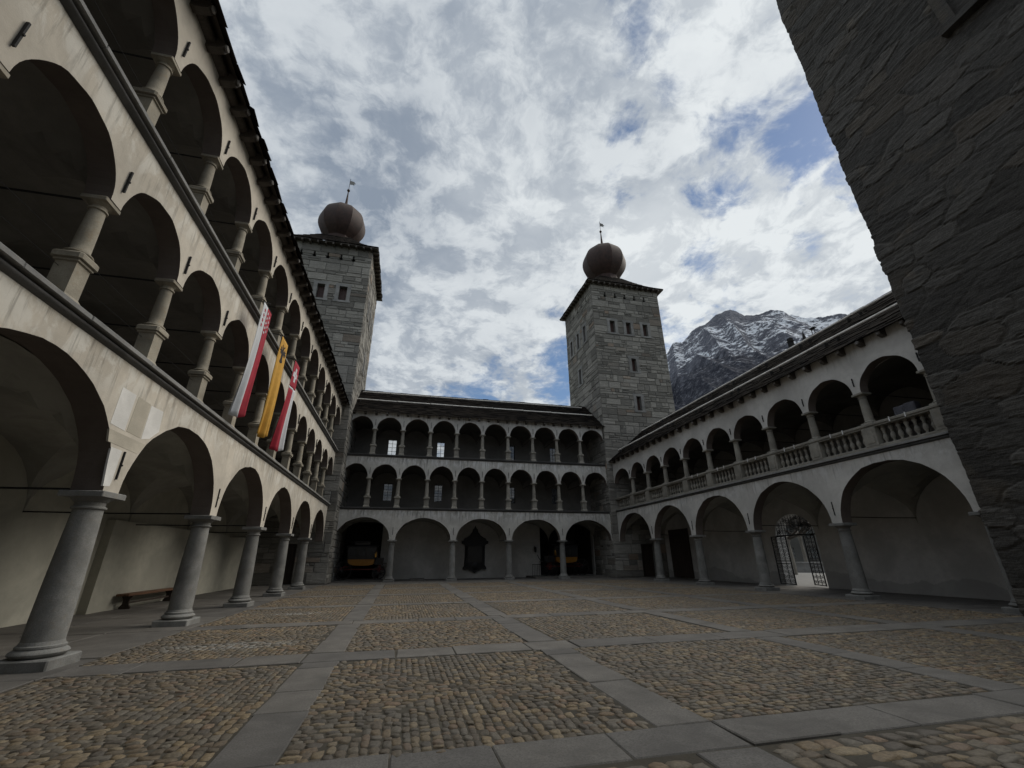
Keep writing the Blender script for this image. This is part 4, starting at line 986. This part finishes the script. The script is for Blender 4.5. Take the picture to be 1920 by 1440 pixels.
def coach(label, loc, flip):
    T = thing('stagecoach', label, 'coach', loc, R(180) if flip else 0, 'old mail coaches parked under the far arcade')
    # x forward, body 1.75 long
    T.scale = (1.12, 1.12, 1.12); lower = [(-.85, 1.10), (-.80, 1.0), (-.45, .93), (.10, .90), (.62, .93), (.85, 1.02), (.90, 1.32), (-.90, 1.32)]
    b = MB(); b.prism(lower, lambda a, c, d: (a, d, c), -.62, .62); body = link('body', b.mesh('body', m_cy), T)
    b = MB(); up = [(-.92, 1.32), (.92, 1.32), (.98, 2.12), (-.98, 2.12)]; b.prism(up, lambda a, c, d: (a, d, c), -.64, .64); cab = link('cabin', b.mesh('cabin', m_ck), T)
    for sy in (-1, 1):
        for x0 in (-.80, -.22, .36):
            g = MB(); g.box(x0, x0+.44, sy*.645-.006, sy*.645+.006, 1.50, 2.0); link('window', g.mesh('window', m_cg), cab)
    b = MB(); b.extrude_x([(-.70, 2.12), (.70, 2.12), (.66, 2.20), (.3, 2.27), (-.3, 2.27), (-.66, 2.20)], -1.05, 1.05); link('roof', b.mesh('roof', m_ck), T)
    b = MB(); b.box(-.55, .5, -.5, .5, 2.27, 2.5); b.tube([(-.9, -.55, 2.26), (-.9, -.55, 2.44), (.9, -.55, 2.44), (.9, -.55, 2.26)], .015, 5); b.tube([(-.9, .55, 2.26), (-.9, .55, 2.44), (.9, .55, 2.44), (.9, .55, 2.26)], .015, 5); link('luggage_rack', b.mesh('luggage_rack', m_ck), T)
    b = MB(); b.box(1.0, 1.5, -.5, .5, 1.25, 1.42); b.box(.98, 1.06, -.5, .5, 1.42, 1.85); b.box(1.5, 1.9, -.48, .48, 1.0, 1.05); b.tube([(1.9, 0, 1.03), (2.1, 0, 1.3), (2.18, 0, 1.5)], .03, 5); b.box(.9, 1.5, -.45, .45, .95, 1.25); link('driver_seat', b.mesh('driver_seat', m_ck), T)
    b = MB(); b.box(-1.45, 1.6, -.06, .06, .62, .70); b.tube([(-1.15, -.72, .60), (-1.15, .72, .60)], .035, 6); b.tube([(1.25, -.68, .43), (1.25, .68, .43)], .035, 6); b.box(1.15, 1.35, -.3, .3, .43, .95)
    b.tube([(-1.4, -.4, .7), (-1.1, -.4, .85), (-.7, -.4, .8)], .03, 5); b.tube([(-1.4, .4, .7), (-1.1, .4, .85), (-.7, .4, .8)], .03, 5); link('undercarriage', b.mesh('undercarriage', m_cr), T)
    for x, r, me in ((-1.15, .60, wr), (1.25, .43, wf)):
        for sy in (-.76, .76): link('wheel', me, T, (x, sy, r))
    for sy in (-.74, .74):
        b = MB(); b.box(.90, 1.02, sy-.06, sy+.06, 1.45, 1.70); b.lathe(.96, sy, [(.07, 1.70), (.03, 1.80), (.0, 1.84)], 8); link('lamp', b.mesh('lamp', m_lamp), T)
    return T
coach('yellow and black mail coach under the left end of the far arcade', (-2.95, 38.7, .10), False)
coach('yellow and black mail coach behind a column at the right end of the far arcade', (14.1, 38.7, .16), True)

# ================================================================ MONUMENT ON THE FAR WALL, RAILING, LANTERN
b = MB(); m_bronze = plain('dark_bronze', (.012, .012, .013), .5, .3, .3, 5)
MN = thing('wall_monument', 'tall black carved wall monument with pointed top on the far ground-floor wall', 'monument', (6.25, 39.58, 0))
half = [(0,.42),(.14,.50),(.30,.62),(.62,.72),(1.02,.72),(1.02,.84),(.88,1.05),(.86,2.62),(.98,2.72),(1.16,2.78),(1.18,2.98),(1.02,3.02),(.95,3.18),(.70,3.30),(.46,3.45),(.36,3.62),(.26,3.70),(.20,3.95),(.08,4.05),(.0,4.28)]
poly = half+[(-a, c) for a, c in half[-2:0:-1]]
b.prism(poly, lambda a, c, d: (a, d, c), -.16, 0.0); link('frame', b.mesh('frame', m_bronze), MN)
b = MB(); b.bbox(-.62, .62, -.20, -.155, 1.25, 2.55, .01); link('panel', b.mesh('panel', m_ck), MN)
b = MB(); b.lathe(0, 0, [(.0, 0), (.30, .0), (.30, .04), (.24, .07), (.0, .08)], 16); o = link('cartouche', b.mesh('cartouche', m_bronze, 40), MN, (.05, -.16, .98), (R(90), 0, 0))
for sx in (-1, 1):
    b = MB(); b.lathe(sx*.76, -.2, [(.09, 1.05), (.09, 1.15), (.06, 1.2), (.055, 2.4), (.09, 2.5), (.09, 2.6)], 10); link('colonette', b.mesh('colonette', m_bronze, 40), MN)
b = MB()
for z in (.18, 1.05): b.box(-.6, .6, -.02, .02, z, z+.04)
for k in range(9): b.box(-.6+1.2*k/8-.012, -.6+1.2*k/8+.012, -.012, .012, .1, 1.1)
tag(link('railing_panel', b.mesh('railing_panel', m_iron), None, (11.4, 37.4, 0)), 'short iron barrier in front of the right mail coach', 'railing')
WLn = thing('wall_lantern', 'black iron lantern on a bracket at the far wall left of the right coach', 'lantern', (11.6, 39.58, 2.45))
b = MB(); b.tube([(0, 0, 0), (0, -.25, .12), (0, -.45, .05)], .02, 6); link('bracket', b.mesh('bracket', m_iron), WLn)
b = MB(); b.lathe(0, -.45, [(.02, .05), (.16, -.03), (.13, -.06), (.10, -.36), (.03, -.42)], 6); link('lamp_body', b.mesh('lamp_body', m_iron), WLn)
for i, (y, x, hgt) in enumerate(((11.48, 17.98, .62), (11.12, 18.0, .66))):
    b = MB(); b.bbox(-.19, .19, -.16, .16, 0, hgt, .02); b.box(-.14, .14, -.175, -.158, .06, hgt-.1); o = link('loudspeaker', b.mesh('loudspeaker', plain('speaker_grey', (.07, .07, .085), .7)), None, (x, y, 6.20), (0, 0, R(-88)))
    tag(o, ['shorter grey loudspeaker behind the balustrade of the upper right gallery', 'taller grey loudspeaker behind the balustrade, next to the tower'][i], 'speaker', 'loudspeakers behind the balustrade')
b = MB(); b.box(17.6, 18.2, 10.9, 11.7, 6.12, 6.195); 
for x in (17.65, 18.1):
    for y in (10.95, 11.6): b.box(x, x+.05, y, y+.05, 5.37, 6.12)
tag(link('table', b.mesh('table', m_door)), 'dark trestle carrying loudspeakers behind the balustrade', 'table')

# ================================================================ GATE AND WHAT LIES BEYOND
GT = thing('wrought_iron_gate', 'black wrought iron gate with scrollwork standing open in the right arcade', 'gate', (21.9, 21.65, 0))
def scrolls(b, w_, z0, z1, seed, dens=1.0):
    rng = random.Random(seed); nx = max(2, int(w_/.2*dens)); nz = max(2, int((z1-z0)/.2*dens))
    for i in range(nx):
        for j in range(nz):
            cx_, cz_ = w_*(i+.5)/nx, z0+(z1-z0)*(j+.5)/nz; r = .11; a0 = rng.uniform(0, 6.28); sg = 1 if (i+j) % 2 else -1
            b.tube([(cx_+r*(1-k/13)*math.cos(a0+sg*k*.75), 0, cz_+r*(1-k/13)*math.sin(a0+sg*k*.75)) for k in range(12)], .012, 4)
def leaf(loc, rz, w_, seed, h=2.62):
    b = MB()
    for x in (0, w_): b.box(x-.025, x+.025, -.025, .025, .03, h)
    for z in (.04, 1.1, 1.25, h-.05): b.box(0, w_, -.02, .02, z, z+.045)
    for k in range(1, 3): b.box(w_*k/3-.012, w_*k/3+.012, -.012, .012, .05, h)
    scrolls(b, w_, .1, 1.08, seed); scrolls(b, w_, 1.3, h-.06, seed+1)
    link('gate_leaf', b.mesh('gate_leaf', m_iron), GT, loc, (0, 0, rz))
leaf((-.20, 1.38, .06), R(-100), 1.3, 4); leaf((.05, -1.34, .06), R(66), 1.3, 8)
b = MB(); b.box(-1.38, 1.38, -.03, .03, 2.68, 2.75)
for k in range(-6, 7):
    x = k*.2; z = 2.75+1.08*math.sqrt(max(0, 1-(x/1.4)**2)); b.box(x-.01, x+.01, -.01, .01, 2.74, z)
for k in range(90):
    rng = random.Random(k); x = rng.uniform(-1.2, 1.2); zz = rng.uniform(2.82, 2.75+.98*math.sqrt(max(0, 1-(x/1.4)**2))); a0 = rng.uniform(0, 6)
    b.tube([(x+.12*(1-q/13)*math.cos(a0+q*.75), 0, zz+.12*(1-q/13)*math.sin(a0+q*.75)) for q in range(12)], .012, 4)
link('overthrow', b.mesh('overthrow', m_iron), GT, (.15, 0, 0), (0, 0, R(90)))
m_bark = stone('plane_bark', (.20, .185, .16), .6, 1.2); m_twig = plain('twig', (.06, .05, .042), .9)
def bare_tree(label, loc, h, seed, r=.22):
    T = thing('bare_tree', label, 'tree', loc, 0, 'bare trees beyond the gate'); rng = random.Random(seed)
    b = MB(); b.tube([(0, 0, -.05), (.04, .02, h*.2), (0, .05, h*.42)], r, 12, r*.8); b.lathe(0, .05, [(r*.8, h*.40), (r*1.1, h*.45), (r*.9, h*.5), (.05, h*.52)], 10); link('trunk', b.mesh('trunk', m_bark, 60), T)
    c = MB()
    def branch(p, d, L, rr, lev):
        pts = [p]; q = p.copy(); dd = d.copy()
        for k in range(5):
            dd = (dd+Vector((rng.uniform(-.25, .25), rng.uniform(-.25, .25), rng.uniform(-.05, .25)))).normalized(); q = q+dd*L/5; pts.append(q.copy())
        c.tube(pts, rr, 6, rr*.55)
        if lev < 3:
            for k in range(3): branch(pts[2+k], (dd+Vector((rng.uniform(-1, 1), rng.uniform(-1, 1), rng.uniform(-.2, .8)))).normalized(), L*.6, rr*.5, lev+1)
    for k in range(7):
        a = k*.9+rng.uniform(-.2, .2); branch(Vector((0, .05, h*.46)), Vector((math.cos(a), math.sin(a), .35)).normalized(), h*.42, r*.42, 0)
    link('crown', c.mesh('crown', m_twig), T); return T
bare_tree('pale trunked bare plane tree standing beyond the open gate', (35.2, 35.6, 0), 6.5, 3, .30)
bare_tree('slimmer bare tree farther back beyond the open gate', (45.0, 43.5, 0), 8, 5, .2)
WLw = MB(); WLw.box(-14, 14, -.25, .25, 0, .85); WLw.bbox(-14.1, 14.1, -.32, .32, .85, 1.0, .02)
tag(link('garden_wall', WLw.mesh('garden_wall', m_ledge), None, (39.5, 41, 0), (0, 0, R(-42))), 'low grey garden wall across the plaza beyond the gate', 'wall')
HS = thing('house', 'grey house with dark windows behind the bare trees beyond the gate', 'building', (58, 62, 0), R(-42))
b = MB(); hl = [(x, x+1.1, z, z+1.6) for x in (-10, -7, -4, -1, 2, 5, 8) for z in (1.2, 4.2)]; wall_holes(b, lambda u, z, d: (u, d, z), -12, 12, 0, 7.5, hl, .3)
b.box(-12, 12, .31, 8, 0, 7.5); link('wall', b.mesh('wall', plaster('house_wall', (.10, .098, .09), False)), HS)
for a, c, z0, z1 in hl:
    g = MB(); g.box(a, c, .2, .26, z0, z1); link('window', g.mesh('window', m_glassd), HS)
b = MB(); b.extrude_x([(-.8, 7.3), (4, 11), (8.8, 7.3), (8.8, 7.5), (4, 11.25), (-.8, 7.5)], -12.6, 12.6); link('roof', b.mesh('roof', m_slate), HS)
